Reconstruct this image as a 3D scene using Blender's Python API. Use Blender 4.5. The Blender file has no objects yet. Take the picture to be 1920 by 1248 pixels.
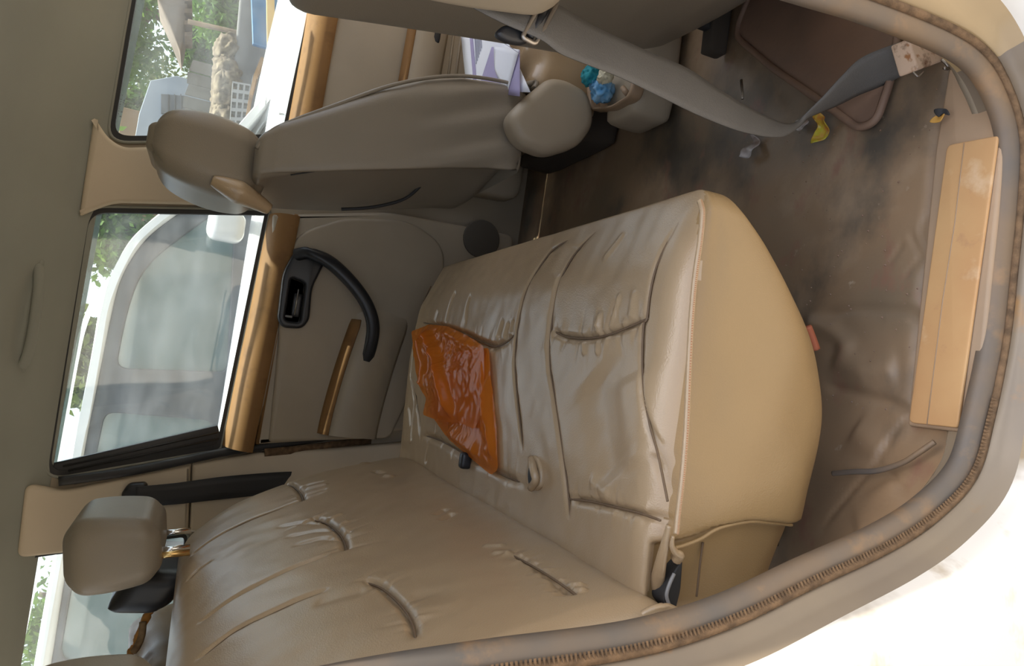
import bpy, bmesh, math, random
import numpy as np
from mathutils import Vector, Matrix, noise as mnoise

random.seed(7); RNG = np.random.default_rng(7)
scene = bpy.context.scene
COL = scene.collection

# ------------------------------------------------------------------ camera
# car axes: +X car front, +Y across the cabin (towards the far doors), +Z up; z = 0 is the cabin floor
FPX = 1387.0
PITCH, YAW, ROLL = math.radians(22.3), math.radians(4.0), math.radians(9.3)
CAM = np.array([0.0, -0.60, 0.81])
_F = np.array([math.sin(YAW)*math.cos(PITCH), math.cos(YAW)*math.cos(PITCH), -math.sin(PITCH)])
_R = np.array([math.cos(YAW), -math.sin(YAW), 0.0]); _U = np.cross(_R, _F)
_CX = -math.cos(ROLL)*_U + math.sin(ROLL)*_R
_CY = math.sin(ROLL)*_U + math.cos(ROLL)*_R
cam_data = bpy.data.cameras.new('camera'); cam = bpy.data.objects.new('camera', cam_data); COL.objects.link(cam)
M = Matrix.Identity(4)
for i in range(3):
    M[i][0], M[i][1], M[i][2], M[i][3] = _CX[i], _CY[i], -_F[i], CAM[i]
cam.matrix_world = M
cam_data.sensor_fit = 'HORIZONTAL'; cam_data.sensor_width = 36.0; cam_data.lens = 36.0*FPX/1920.0
cam_data.clip_start = 0.01; cam_data.clip_end = 300
scene.camera = cam

# ------------------------------------------------------------------ sky, sun, exposure
SUN_DIR = Vector((0.14, 0.11, 1.0)).normalized()          # towards the sun: high, over the far side of the car
world = bpy.data.worlds.new('sky'); scene.world = world; world.use_nodes = True
wn = world.node_tree.nodes; wl = world.node_tree.links
for n in list(wn): wn.remove(n)
sky = wn.new('ShaderNodeTexSky'); sky.sky_type = 'NISHITA'; sky.sun_disc = False
sky.sun_elevation = math.asin(SUN_DIR.z); sky.sun_rotation = math.atan2(SUN_DIR.x, SUN_DIR.y)
sky.air_density = 1.0; sky.dust_density = 4.0; sky.ozone_density = 1.0
hs = wn.new('ShaderNodeHueSaturation'); hs.inputs['Saturation'].default_value = 0.55
bg = wn.new('ShaderNodeBackground'); bg.inputs['Strength'].default_value = 0.26
wo = wn.new('ShaderNodeOutputWorld')
wl.new(sky.outputs[0], hs.inputs['Color']); wl.new(hs.outputs[0], bg.inputs[0]); wl.new(bg.outputs[0], wo.inputs[0])
sun_d = bpy.data.lights.new('sun', 'SUN'); sun_d.energy = 5.5; sun_d.angle = 0.012; sun_d.color = (1.0, 0.93, 0.80)
sun_o = bpy.data.objects.new('sun', sun_d); COL.objects.link(sun_o)
sun_o.rotation_euler = SUN_DIR.to_track_quat('Z', 'Y').to_euler()
vs = scene.view_settings
vs.view_transform = 'Standard'; vs.look = 'None'; vs.gamma = 1.0; vs.use_curve_mapping = False
vs.exposure = 0.80

# ------------------------------------------------------------------ helpers: points
def ray(px, py): return _F + _CX*(px-960)/FPX - _CY*(py-624)/FPX
def U(px, py, x=None, y=None, z=None):
    d = ray(px, py); ax, v = (0, x) if x is not None else (1, y) if y is not None else (2, z)
    return CAM + d*((v-CAM[ax])/d[ax])
def UP(px, py, p0, n):
    d = ray(px, py); n = np.array(n, float); return CAM + d*(np.dot(np.array(p0)-CAM, n)/np.dot(d, n))
WALL0, WALLN = (0, 1.43, 0.70), (0, 1, 0.15)
def UW(px, py, dy=0.0): return UP(px, py, (0, 1.43+dy, 0.70), WALLN)

def catmull(pts, n=8, closed=False):
    P = [np.array(p, float) for p in pts]; out = []
    m = len(P); segs = m if closed else m-1
    for i in range(segs):
        if closed: a, b, c, d = P[(i-1) % m], P[i], P[(i+1) % m], P[(i+2) % m]
        else: a, b, c, d = P[max(i-1, 0)], P[i], P[i+1], P[min(i+2, m-1)]
        for k in range(n):
            t = k/n
            out.append(0.5*((2*b)+(-a+c)*t+(2*a-5*b+4*c-d)*t*t+(-a+3*b-3*c+d)*t**3))
    if not closed: out.append(P[-1])
    return np.array(out)

def round_poly(pts, r, n=6):
    P = [np.array(p, float) for p in pts]; out = []; m = len(P)
    for i in range(m):
        a, b, c = P[i-1], P[i], P[(i+1) % m]
        ri = r[i] if isinstance(r, (list, tuple)) else r
        ri = min(ri, np.linalg.norm(a-b)*.48, np.linalg.norm(c-b)*.48)
        s = b+(a-b)/np.linalg.norm(a-b)*ri; e = b+(c-b)/np.linalg.norm(c-b)*ri
        for k in range(n+1):
            t = k/n; out.append((1-t)**2*s+2*t*(1-t)*b+t*t*e)
    return np.array(out)

# ------------------------------------------------------------------ helpers: objects
def empty(name, loc, label=None, cat=None, group=None, kind=None):
    o = bpy.data.objects.new(name, None); COL.objects.link(o); o.location = loc; o.empty_display_size = .05
    return tag(o, label, cat, group, kind)
def tag(o, label=None, cat=None, group=None, kind=None):
    if label: o['label'] = label
    if cat: o['category'] = cat
    if group: o['group'] = group
    if kind: o['kind'] = kind
    return o
def wloc(o):
    v = Vector(o.location)
    return v if o.parent is None else v + Vector(o.matrix_parent_inverse.translation) + wloc(o.parent)
def link(name, me, mat, parent=None, label=None):
    o = bpy.data.objects.new(name, me); COL.objects.link(o)
    n = len(me.vertices)
    if n:
        co = np.empty(n*3); me.vertices.foreach_get('co', co); co = co.reshape(-1, 3)
        c = (co.min(0)+co.max(0))/2; c[2] = co[:, 2].min()
        me.vertices.foreach_set('co', (co-c).ravel()); o.location = c; me.update()
    if mat: me.materials.append(mat)
    if parent is not None:
        o.parent = parent; o.matrix_parent_inverse = Matrix.Translation(-wloc(parent))
    if label: o['label'] = label
    return o
def mesh(name, V, Fs, mat, parent=None, smooth=True, label=None, sharp=None):
    me = bpy.data.meshes.new(name); me.from_pydata([tuple(map(float, v)) for v in V], [], [tuple(map(int, f)) for f in Fs])
    bm = bmesh.new(); bm.from_mesh(me); bmesh.ops.recalc_face_normals(bm, faces=bm.faces); bm.to_mesh(me); bm.free()
    if smooth:
        me.polygons.foreach_set('use_smooth', [True]*len(me.polygons))
        if sharp is not None: me.set_sharp_from_angle(angle=math.radians(sharp))
    me.update()
    return link(name, me, mat, parent, label)
def grid_faces(nu, nv, cu=False, cv=False, off=0):
    f = []
    for i in range(nu if cu else nu-1):
        for j in range(nv if cv else nv-1):
            a = i*nv+j; b = ((i+1) % nu)*nv+j; c = ((i+1) % nu)*nv+(j+1) % nv; d = i*nv+(j+1) % nv
            f.append((off+a, off+b, off+c, off+d))
    return f
def grid(name, G, mat, parent=None, thick=0.0, label=None, smooth=True, cu=False, cv=False):
    G = np.array(G, float); nu, nv = G.shape[:2]
    V = G.reshape(-1, 3); F_ = grid_faces(nu, nv, cu, cv)
    o = mesh(name, V, F_, mat, parent, smooth, label)
    if thick:
        m = o.modifiers.new('solid', 'SOLIDIFY'); m.thickness = thick; m.offset = 0
    return o
def frames(path, up=(0, 0, 1), closed=False):
    P = np.array(path, float); n = len(P)
    T = np.roll(P, -1, 0)-np.roll(P, 1, 0)
    if not closed: T[0] = P[1]-P[0]; T[-1] = P[-1]-P[-2]
    T /= np.linalg.norm(T, axis=1)[:, None]+1e-12
    up = np.array(up, float); N = up-T*(T@up)[:, None]; N /= np.linalg.norm(N, axis=1)[:, None]+1e-12
    return P, T, N, np.cross(T, N)
def sweep(name, path, prof, mat, parent=None, up=(0, 0, 1), closed=False, scale=None, label=None, smooth=True, sharp=None, cap=True):
    """prof: closed list of (a along N, b along B)"""
    P, T, N, B = frames(path, up, closed); prof = np.array(prof, float); n, m = len(P), len(prof)
    sc = np.ones(n) if scale is None else np.array(scale, float)
    V = (P[:, None]+N[:, None]*prof[None, :, :1]*sc[:, None, None]+B[:, None]*prof[None, :, 1:]*sc[:, None, None]).reshape(-1, 3)
    F_ = grid_faces(n, m, closed, True)
    if not closed and cap: F_ += [tuple(range(m)), tuple(range((n-1)*m, n*m))]
    return mesh(name, V, F_, mat, parent, smooth, label, sharp)
def circ(r, n=10, ry=None):
    ry = r if ry is None else ry
    return [(r*math.cos(2*math.pi*k/n), ry*math.sin(2*math.pi*k/n)) for k in range(n)]
def tube(name, path, r, mat, parent=None, n=8, closed=False, up=(0, 0, 1), label=None, scale=None):
    return sweep(name, path, circ(r, n), mat, parent, up, closed, scale, label)
def plate(name, outline, mat, parent=None, holes=(), y0=0.0, y1=0.02, bevel=0.0, lean=0.0, zref=0.70, axis='y', label=None, sharp=40, bres=2):
    """outline and holes are (x, z) loops; the plate fills y0..y1 (axis y). lean moves y by -lean*(z-zref)"""
    cu = bpy.data.curves.new(name, 'CURVE'); cu.dimensions = '2D'; cu.fill_mode = 'BOTH'
    for lp in [outline]+list(holes):
        s = cu.splines.new('POLY'); s.points.add(len(lp)-1); s.use_cyclic_u = True
        for k, p in enumerate(lp): s.points[k].co = (p[0], p[1], 0, 1)
    half = abs(y1-y0)/2
    b = min(bevel, half*.99)
    cu.extrude = max(half-b, 1e-5); cu.bevel_depth = b; cu.bevel_resolution = bres; cu.offset = -b
    t = bpy.data.objects.new('tmp', cu); COL.objects.link(t)
    dg = bpy.context.evaluated_depsgraph_get(); me = bpy.data.meshes.new_from_object(t.evaluated_get(dg))
    bpy.data.objects.remove(t); bpy.data.curves.remove(cu); me.name = name
    n = len(me.vertices); co = np.empty(n*3); me.vertices.foreach_get('co', co); co = co.reshape(-1, 3)
    mid = (y0+y1)/2
    if axis == 'y': W = np.stack([co[:, 0], mid+co[:, 2], co[:, 1]], 1)
    elif axis == 'z': W = np.stack([co[:, 0], co[:, 1], mid+co[:, 2]], 1)
    else: W = np.stack([mid+co[:, 2], co[:, 0], co[:, 1]], 1)
    if lean: W[:, 1] -= lean*np.maximum(W[:, 2]-zref, 0)
    me.vertices.foreach_set('co', W.ravel())
    bm = bmesh.new(); bm.from_mesh(me); bmesh.ops.remove_doubles(bm, verts=bm.verts, dist=1e-5); bmesh.ops.recalc_face_normals(bm, faces=bm.faces); bm.to_mesh(me); bm.free()
    me.materials.clear()
    me.polygons.foreach_set('use_smooth', [True]*len(me.polygons)); me.set_sharp_from_angle(angle=math.radians(sharp)); me.update()
    return link(name, me, mat, parent, label)
def soft_box(name, n, half, r, fn, mat, parent=None, label=None):
    """rounded box lattice; fn(P, q) maps local points (and lattice coords in -1..1) to world points"""
    nx, ny, nz = n; idx = {}; pts = []; F_ = []
    def vid(i, j, k):
        key = (i, j, k)
        if key not in idx:
            idx[key] = len(pts); pts.append((2*i/nx-1, 2*j/ny-1, 2*k/nz-1))
        return idx[key]
    for k in (0, nz):
        for i in range(nx):
            for j in range(ny): F_.append((vid(i, j, k), vid(i+1, j, k), vid(i+1, j+1, k), vid(i, j+1, k)))
    for j in (0, ny):
        for i in range(nx):
            for k in range(nz): F_.append((vid(i, j, k), vid(i+1, j, k), vid(i+1, j, k+1), vid(i, j, k+1)))
    for i in (0, nx):
        for j in range(ny):
            for k in range(nz): F_.append((vid(i, j, k), vid(i, j+1, k), vid(i, j+1, k+1), vid(i, j, k+1)))
    q = np.array(pts); h = np.array(half, float); P = q*h
    inner = np.clip(P, -(h-r), h-r); d = P-inner; L = np.linalg.norm(d, axis=1); ok = L > 1e-9
    P[ok] = inner[ok]+d[ok]/L[ok][:, None]*r
    W = fn(P, q) if fn else P
    return mesh(name, W, F_, mat, parent, True, label)
def rbox(name, c, size, r, mat, parent=None, n=(6, 6, 6), rot=None, label=None, fn=None):
    c = np.array(c, float); Rm = np.array((rot or Matrix.Identity(3)))
    def f(P, q):
        if fn: P = fn(P, q)
        return P@Rm.T+c
    return soft_box(name, n, [s/2 for s in size], r, f, mat, parent, label)
def copy_tree(o, parent=None):
    c = o.copy(); COL.objects.link(c); c.parent = parent
    for ch in list(o.children): copy_tree(ch, c)
    return c
def seg_dist(P, poly):
    """distance of 2-D points to a polyline, plus running length fraction"""
    best = np.full(len(P), 1e9); tt = np.zeros(len(P)); poly = np.array(poly, float); m = len(poly)-1
    for i in range(m):
        a, b = poly[i], poly[i+1]; ab = b-a; t = np.clip(((P-a)@ab)/(ab@ab+1e-12), 0, 1)
        d = np.linalg.norm(P-(a+t[:, None]*ab), axis=1); s = d < best; best[s] = d[s]; tt[s] = (i+t[s])/m
    return best, tt
def groove(P, poly, w, depth, taper=True):
    d, t = seg_dist(P, poly); k = np.exp(-(d/w)**2)
    if taper == 'out': k *= (1-t)**1.3
    elif taper: k *= np.clip(np.minimum(t, 1-t)*8, 0.0, 1)
    return -depth*k
def pnoise(P, s, seed=0.0):
    return np.array([mnoise.noise(Vector((p[0]*s+seed, p[1]*s+seed*.7, p[2]*s-seed))) for p in P])
def smooth01(a, b, x):
    t = np.clip((x-a)/(b-a), 0, 1); return t*t*(3-2*t)

# ------------------------------------------------------------------ materials
def mat(name, col, rough=0.5, var=0.0, vscale=6.0, col2=None, bump=0.0, bscale=200.0, spec=0.5, metal=0.0, sheen=0.0,
        stains_shade=(), trans=0.0, vdet=4.0, coat=0.0, leather=False, sss=0.0):
    m = bpy.data.materials.new(name); m.use_nodes = True; nt = m.node_tree; b = nt.nodes['Principled BSDF']
    b.inputs['Roughness'].default_value = rough; b.inputs['Metallic'].default_value = metal
    b.inputs['Specular IOR Level'].default_value = spec; b.inputs['Coat Weight'].default_value = coat
    if trans: b.inputs['Transmission Weight'].default_value = trans
    if sheen: b.inputs['Sheen Weight'].default_value = sheen
    tc = nt.nodes.new('ShaderNodeTexCoord'); L = nt.links
    c2 = col2 or tuple(max(0, c*(1-var)) for c in col)
    cur = None
    if var or col2:
        nz = nt.nodes.new('ShaderNodeTexNoise'); nz.inputs['Scale'].default_value = vscale; nz.inputs['Detail'].default_value = vdet
        L.new(tc.outputs['Object'], nz.inputs['Vector'])
        rp = nt.nodes.new('ShaderNodeValToRGB'); rp.color_ramp.elements[0].position = .35; rp.color_ramp.elements[1].position = .65
        rp.color_ramp.elements[0].color = (*col, 1); rp.color_ramp.elements[1].color = (*c2, 1)
        L.new(nz.outputs['Fac'], rp.inputs[0]); cur = rp.outputs[0]
    for (sc, lo, hi, scol, stretch) in stains_shade:                  # dirt or wear; on the white paint also soft shadow
        mp = nt.nodes.new('ShaderNodeMapping'); mp.inputs['Scale'].default_value = stretch; L.new(tc.outputs['Object'], mp.inputs[0])
        nz = nt.nodes.new('ShaderNodeTexNoise'); nz.inputs['Scale'].default_value = sc; nz.inputs['Detail'].default_value = 6; nz.inputs['Roughness'].default_value = .6
        L.new(mp.outputs[0], nz.inputs['Vector'])
        mr = nt.nodes.new('ShaderNodeMapRange'); mr.inputs['From Min'].default_value = lo; mr.inputs['From Max'].default_value = hi
        L.new(nz.outputs['Fac'], mr.inputs['Value'])
        mx = nt.nodes.new('ShaderNodeMix'); mx.data_type = 'RGBA'; L.new(mr.outputs[0], mx.inputs['Factor'])
        if cur is not None: L.new(cur, mx.inputs['A'])
        else: mx.inputs['A'].default_value = (*col, 1)
        mx.inputs['B'].default_value = (*scol, 1); cur = mx.outputs['Result']
    if cur is not None: L.new(cur, b.inputs['Base Color'])
    else: b.inputs['Base Color'].default_value = (*col, 1)
    if bump:
        if leather:
            nz = nt.nodes.new('ShaderNodeTexVoronoi'); nz.inputs['Scale'].default_value = bscale; out = nz.outputs['Distance']
        else:
            nz = nt.nodes.new('ShaderNodeTexNoise'); nz.inputs['Scale'].default_value = bscale; nz.inputs['Detail'].default_value = 5; out = nz.outputs['Fac']
        L.new(tc.outputs['Object'], nz.inputs['Vector'])
        bp = nt.nodes.new('ShaderNodeBump'); bp.inputs['Strength'].default_value = bump; bp.inputs['Distance'].default_value = 0.002
        L.new(out, bp.inputs['Height']); L.new(bp.outputs[0], b.inputs['Normal'])
    return m

M_ = {}
M_['leather'] = mat('seat_leather', (.43, .31, .185), .30, var=.12, vscale=3, bump=.10, bscale=520, leather=True, spec=.75)
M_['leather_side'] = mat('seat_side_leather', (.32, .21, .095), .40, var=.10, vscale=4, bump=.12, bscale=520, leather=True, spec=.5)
M_['leather_shaded'] = mat('shaded_seat_leather', (.27, .23, .175), .40, var=.12, vscale=4, bump=.1, bscale=520, leather=True, spec=.45)  # same beige leather, colour darkened for the dim light inside the cabin
M_['seam'] = mat('seam_thread', (.16, .105, .06), .7)
M_['thread'] = mat('orange_thread', (.36, .17, .08), .7)
M_['foam'] = mat('torn_foam', (.65, .30, .07), .9, var=.4, vscale=60)
M_['trim'] = mat('beige_plastic', (.58, .49, .36), .5, var=.10, vscale=4, bump=.10, bscale=700)
M_['trim_dark'] = mat('taupe_plastic', (.40, .335, .245), .5, var=.12, vscale=4, bump=.1, bscale=700)
M_['belt_trim'] = mat('belt_line_plastic', (.27, .145, .055), .65, var=.15, vscale=9, bump=.05, bscale=500, spec=.2, stains_shade=[(16, .52, .70, (.19, .10, .04), (1, 1, 1))])
M_['headliner'] = mat('headliner_cloth', (.29, .295, .255), .95, var=.06, vscale=5, bump=.15, bscale=900)
M_['black'] = mat('black_plastic', (.018, .019, .022), .38, bump=.05, bscale=600)
M_['rubber'] = mat('black_rubber', (.028, .028, .029), .6, var=.2, vscale=8)
M_['strip'] = mat('dusty_rubber', (.115, .100, .085), .55, col2=(.20, .135, .08), vscale=9, stains_shade=[(24, .55, .75, (.27, .165, .085), (1, 1, 1))])
M_['lip'] = mat('brown_lip', (.20, .12, .06), .9, var=.5, vscale=90, bump=.5, bscale=400)
M_['floor'] = mat('floor_vinyl', (.30, .195, .11), .43, col2=(.19, .14, .088), vscale=3.2, bump=.25, bscale=60,
                  stains_shade=[(5, .52, .72, (.36, .26, .165), (1, 1, 1)), (3.6, .50, .68, (.085, .072, .055), (1, 1.3, 1)), (9, .58, .72, (.25, .12, .08), (1, 1.4, 1)), (42, .68, .78, (.45, .36, .26), (1, 1, 1))])
M_['mat'] = mat('rubber_mat', (.19, .120, .080), .6, col2=(.26, .155, .10), vscale=7, bump=.2, bscale=120)
M_['sill'] = mat('dusty_sill_board', (.56, .345, .155), .62, col2=(.50, .28, .12), vscale=7, bump=.15, bscale=90,
                 stains_shade=[(30, .62, .74, (.44, .25, .12), (1, 1, 1)), (12, .60, .75, (.66, .48, .30), (1, 1, 1))])
M_['sill_dust'] = mat('dusty_sill_panel', (.34, .245, .16), .6, col2=(.40, .275, .17), vscale=10, bump=.2, bscale=80)
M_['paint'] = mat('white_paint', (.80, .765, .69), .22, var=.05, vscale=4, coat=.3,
                  stains_shade=[(3.0, .55, .66, (.33, .255, .16), (1.5, 1, 1)), (5.0, .60, .72, (.45, .36, .24), (1, 1, 2.0)), (26, .70, .78, (.42, .25, .10), (1, 1, 1)), (60, .74, .80, (.25, .16, .08), (3, 1, 1))])  # broadest tan patches paint a soft shadow; the rest is dirt and rust
M_['jamb'] = mat('dusty_jamb_paint', (.25, .195, .13), .4, col2=(.19, .15, .11), vscale=6, stains_shade=[(14, .60, .72, (.30, .17, .07), (1, 1, 1))])
M_['rust'] = mat('rust', (.13, .065, .025), .85, col2=(.35, .24, .12), vscale=40)
M_['shaded_paint'] = mat('shaded_white_paint', (.40, .285, .15), .3, var=.06, vscale=4, coat=.2)  # white body paint toned tan for the warm shade at the pillar
M_['belt'] = mat('seat_belt_webbing', (.135, .125, .11), .6, var=.12, vscale=10, bump=.35, bscale=600)
M_['steel'] = mat('dull_steel', (.42, .38, .33), .35, metal=.9)
M_['chrome'] = mat('chrome', (.8, .8, .8), .12, metal=1)
M_['brass'] = mat('brassy_metal', (.75, .50, .20), .25, metal=.9)
M_['rusty_cover'] = mat('rusty_anchor_cover', (.72, .52, .36), .6, bump=.3, bscale=90,
                        stains_shade=[(34, .50, .62, (.16, .06, .02), (1, 1, 1)), (70, .55, .66, (.40, .17, .06), (1, 1, 1))])
M_['tag'] = mat('orange_tag', (.45, .13, .06), .7)
M_['paper'] = mat('white_paper', (.86, .89, .97), .7)
M_['lilac'] = mat('lilac_print', (.40, .36, .58), .7)
M_['ink'] = mat('grey_print', (.35, .36, .45), .7)
M_['teal'] = mat('teal_cloth', (.02, .30, .36), .8, var=.4, vscale=30)
M_['blue'] = mat('blue_cloth', (.09, .30, .55), .8, col2=(.28, .48, .66), vscale=36, bump=.3, bscale=300)
M_['cream_cloth'] = mat('cream_cloth', (.62, .58, .42), .8)
M_['tray'] = mat('tan_tray', (.36, .25, .155), .5, var=.1)
M_['yellow_w'] = mat('printed_wrapper', (.42, .44, .03), .25, col2=(.45, .06, .03), vscale=46)
M_['clear_w'] = mat('silver_wrapper', (.55, .52, .50), .25, col2=(.20, .15, .12), vscale=40)
M_['leaf_dry'] = mat('dry_leaf', (.60, .33, .07), .6)
M_['carpet'] = mat('dark_brown_carpet', (.055, .042, .030), .9)
M_['grille'] = mat('dark_taupe_grille', (.10, .085, .065), .7)
M_['grey_plain'] = mat('grey_plastic', (.25, .25, .25), .45)

def glass_mat(name, tint=(.90, .95, .94), dust=.045, dustcol=(.80, .84, .86), gloss=.06):
    m = bpy.data.materials.new(name); m.use_nodes = True; nt = m.node_tree; L = nt.links
    for n in list(nt.nodes): nt.nodes.remove(n)
    out = nt.nodes.new('ShaderNodeOutputMaterial'); tr = nt.nodes.new('ShaderNodeBsdfTransparent'); tr.inputs[0].default_value = (*tint, 1)
    gl = nt.nodes.new('ShaderNodeBsdfGlossy'); gl.inputs['Roughness'].default_value = .03
    tl = nt.nodes.new('ShaderNodeBsdfTranslucent'); tl.inputs[0].default_value = (*dustcol, 1)
    m1 = nt.nodes.new('ShaderNodeMixShader'); m1.inputs[0].default_value = gloss
    m2 = nt.nodes.new('ShaderNodeMixShader')
    tc = nt.nodes.new('ShaderNodeTexCoord'); nz = nt.nodes.new('ShaderNodeTexNoise'); nz.inputs['Scale'].default_value = 7; nz.inputs['Detail'].default_value = 6
    mp = nt.nodes.new('ShaderNodeMapping'); mp.inputs['Scale'].default_value = (1, 1, 2.5)
    L.new(tc.outputs['Object'], mp.inputs[0]); L.new(mp.outputs[0], nz.inputs['Vector'])
    mr = nt.nodes.new('ShaderNodeMapRange'); mr.inputs['From Min'].default_value = .35; mr.inputs['From Max'].default_value = .75
    mr.inputs['To Min'].default_value = dust*.5; mr.inputs['To Max'].default_value = dust*1.8
    L.new(nz.outputs['Fac'], mr.inputs[0]); L.new(mr.outputs[0], m2.inputs[0])
    L.new(tr.outputs[0], m1.inputs[1]); L.new(gl.outputs[0], m1.inputs[2]); L.new(m1.outputs[0], m2.inputs[1]); L.new(tl.outputs[0], m2.inputs[2])
    L.new(m2.outputs[0], out.inputs[0]); return m
M_['glass'] = glass_mat('dusty_window_glass')
M_['visor'] = glass_mat('smoked_visor', (.30, .35, .33), .30, (.20, .24, .23), .03)
def bag_mat():
    m = bpy.data.materials.new('orange_film'); m.use_nodes = True; nt = m.node_tree; L = nt.links; b = nt.nodes['Principled BSDF']
    b.inputs['Base Color'].default_value = (.80, .24, .025, 1); b.inputs['Roughness'].default_value = .22
    tr = nt.nodes.new('ShaderNodeBsdfTransparent'); tr.inputs[0].default_value = (.95, .52, .20, 1)
    tl = nt.nodes.new('ShaderNodeBsdfTranslucent'); tl.inputs[0].default_value = (.85, .30, .04, 1)
    a = nt.nodes.new('ShaderNodeMixShader'); a.inputs[0].default_value = .30
    c = nt.nodes.new('ShaderNodeMixShader'); c.inputs[0].default_value = .34
    out = nt.nodes['Material Output']
    L.new(b.outputs[0], a.inputs[1]); L.new(tl.outputs[0], a.inputs[2]); L.new(a.outputs[0], c.inputs[1]); L.new(tr.outputs[0], c.inputs[2]); L.new(c.outputs[0], out.inputs[0])
    return m
M_['bag'] = bag_mat()
# ================================================================== THE CABIN SHELL
def wxz(pts, dy=0.0): return [(UW(a, b, dy)[0], UW(a, b, dy)[2]) for a, b in pts]
LEAN = dict(lean=.15, zref=.70)
W1 = round_poly(wxz([(163, 392), (84, 894), (412, 838), (503, 398)]), [.045, .05, .012, .012], 8)
W2 = round_poly(wxz([(292, -260), (204, 262), (533, 258), (643, -260)]), [.02, .05, .012, .02], 8)
W3 = round_poly(wxz([(37, 1043), (352, 1000), (300, 1420), (-35, 1420)]), [.035, .02, .03, .03], 8)

# ---- floor
FG = []
xs = np.concatenate([np.linspace(-1.5, -.28, 12)[:-1], np.linspace(-.28, .62, 190), np.linspace(.62, 1.7, 14)[1:]])
ys = np.concatenate([np.linspace(-.024, .55, 124), np.linspace(.55, 1.43, 20)[1:]])
XX, YY = np.meshgrid(xs, ys, indexing='ij'); P2 = np.stack([XX.ravel(), YY.ravel()], 1)
def fl(pts): return np.array([U(a, b, z=0)[:2] for a, b in pts])
H = np.zeros(len(P2))
for poly, w, d in [([(1530, 590), (1600, 578), (1700, 582), (1720, 600)], .007, .004), ([(1540, 722), (1600, 735), (1660, 752), (1702, 770)], .006, .005),
                   ([(1702, 770), (1672, 815), (1648, 868), (1600, 940), (1560, 995)], .003, .004), ([(1648, 870), (1690, 895), (1722, 925)], .003, .004),
                   ([(1500, 600), (1560, 620), (1600, 660)], .012, -.006), ([(1560, 660), (1620, 700), (1680, 690)], .02, -.008),
                   ([(1600, 800), (1660, 850)], .02, -.006), ([(1670, 900), (1700, 960), (1640, 1010)], .03, -.008),
                   ([(1700, 430), (1720, 480), (1690, 520)], .004, .003), ([(1730, 395), (1720, 440), (1735, 470)], .003, .003), ([(1690, 450), (1660, 500)], .003, .003)]:
    H += groove(P2, fl(poly), w, d)
P3 = np.stack([P2[:, 0], P2[:, 1], H*0], 1)
H += .0035*pnoise(P3, 7, 3.1)+.0016*pnoise(P3, 22, 9.2)
H += .05*smooth01(.03, -.22, P2[:, 0])*smooth01(.30, .06, P2[:, 1])                 # kick-up towards the wheel arch
H[P2[:, 1] > .7] *= .3
fl_w = smooth01(.075, .045, P2[:, 1])*smooth01(-.02, .03, P2[:, 0]); H = H*(1-fl_w)-.010*fl_w
G = np.stack([P2[:, 0], P2[:, 1], H-.004], 1).reshape(len(xs), len(ys), 3)
floor = grid('floor', G, M_['floor']); tag(floor, 'brown dusty vinyl cabin floor with cracks and wrinkles', None, None, 'structure')
flp = plate('floor_pan', [(-1.5, -.03), (1.7, -.03), (1.7, 1.46), (-1.5, 1.46)], M_['rubber'], floor, y0=-.06, y1=-.03, axis='z')

# ---- headliner
cs = catmull([(.024, 1.085), (.045, 1.12), (.09, 1.165), (.20, 1.215), (.40, 1.242), (.70, 1.25), (1.0, 1.242), (1.20, 1.215), (1.315, 1.165), (1.360, 1.118), (1.376, 1.085)], 6)
G = np.array([[(x, y, z-.012*((x-.2)/1.3)**2) for (y, z) in cs] for x in np.linspace(-1.5, 1.25, 24)])
ceiling = grid('ceiling', G, M_['headliner'], thick=.012); tag(ceiling, 'grey beige headliner curving down over the far windows', None, None, 'structure')
G2 = G.copy(); G2[:, :, 2] += .03
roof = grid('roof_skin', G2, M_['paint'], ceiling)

# ---- far side wall: panel round the three windows, pillar covers
wall = plate('wall_left', [(-1.5, -.05), (1.7, -.05), (1.7, .70), (1.35, 1.11), (-1.5, 1.12)], M_['trim_dark'], None, [W1, W2, W3], 1.43, 1.462, .004, **LEAN)
tag(wall, 'far side wall of the cabin around the windows', None, None, 'structure')
plate('pillar_cover', round_poly(wxz([(178, 222), (204, 262), (232, 280), (505, 272), (508, 388), (215, 382), (176, 396), (150, 408)]), [.008, .05, .03, .004, .004, .03, .03, .01], 6),
      M_['trim'], wall, (), 1.405, 1.431, .010, **LEAN)
plate('pillar_cover', round_poly(wxz([(52, 903), (118, 916), (358, 868), (353, 992), (128, 1030), (36, 1040)]), [.02, .03, .004, .004, .02, .02], 6),
      M_['trim'], wall, (), 1.400, 1.431, .008, **LEAN)
plate('pillar_cover', round_poly(wxz([(361, 867), (480, 845), (600, 836), (800, 815), (800, 1010), (356, 992)]), [.004, .01, .01, .01, .01, .004], 5),
      M_['trim'], wall, (), 1.400, 1.431, .008, **LEAN)
c = UW(452, 893, -.034)
rbox('trim_clip', c, (.012, .008, .02), .0035, M_['trim'], wall)
# wall behind the luggage space and the front bulkhead keep daylight out of the footwells
def opening_band(y): return y
G = np.array([[(1.42+.25*t*t, y, -.05+.75*t) for y in np.linspace(0, 1.44, 8)] for t in np.linspace(0, 1, 6)])
fw = grid('wall_front', G, M_['trim_dark'], thick=.02); tag(fw, 'dark bulkhead below the windscreen', None, None, 'structure')
bk = plate('wall_back', [(0, -.05), (1.44, -.05), (1.40, .62), (.04, .62)], M_['trim_dark'], None, (), -1.5, -1.48, axis='x'); tag(bk, 'dark tailgate lining behind the last row', None, None, 'structure')

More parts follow.
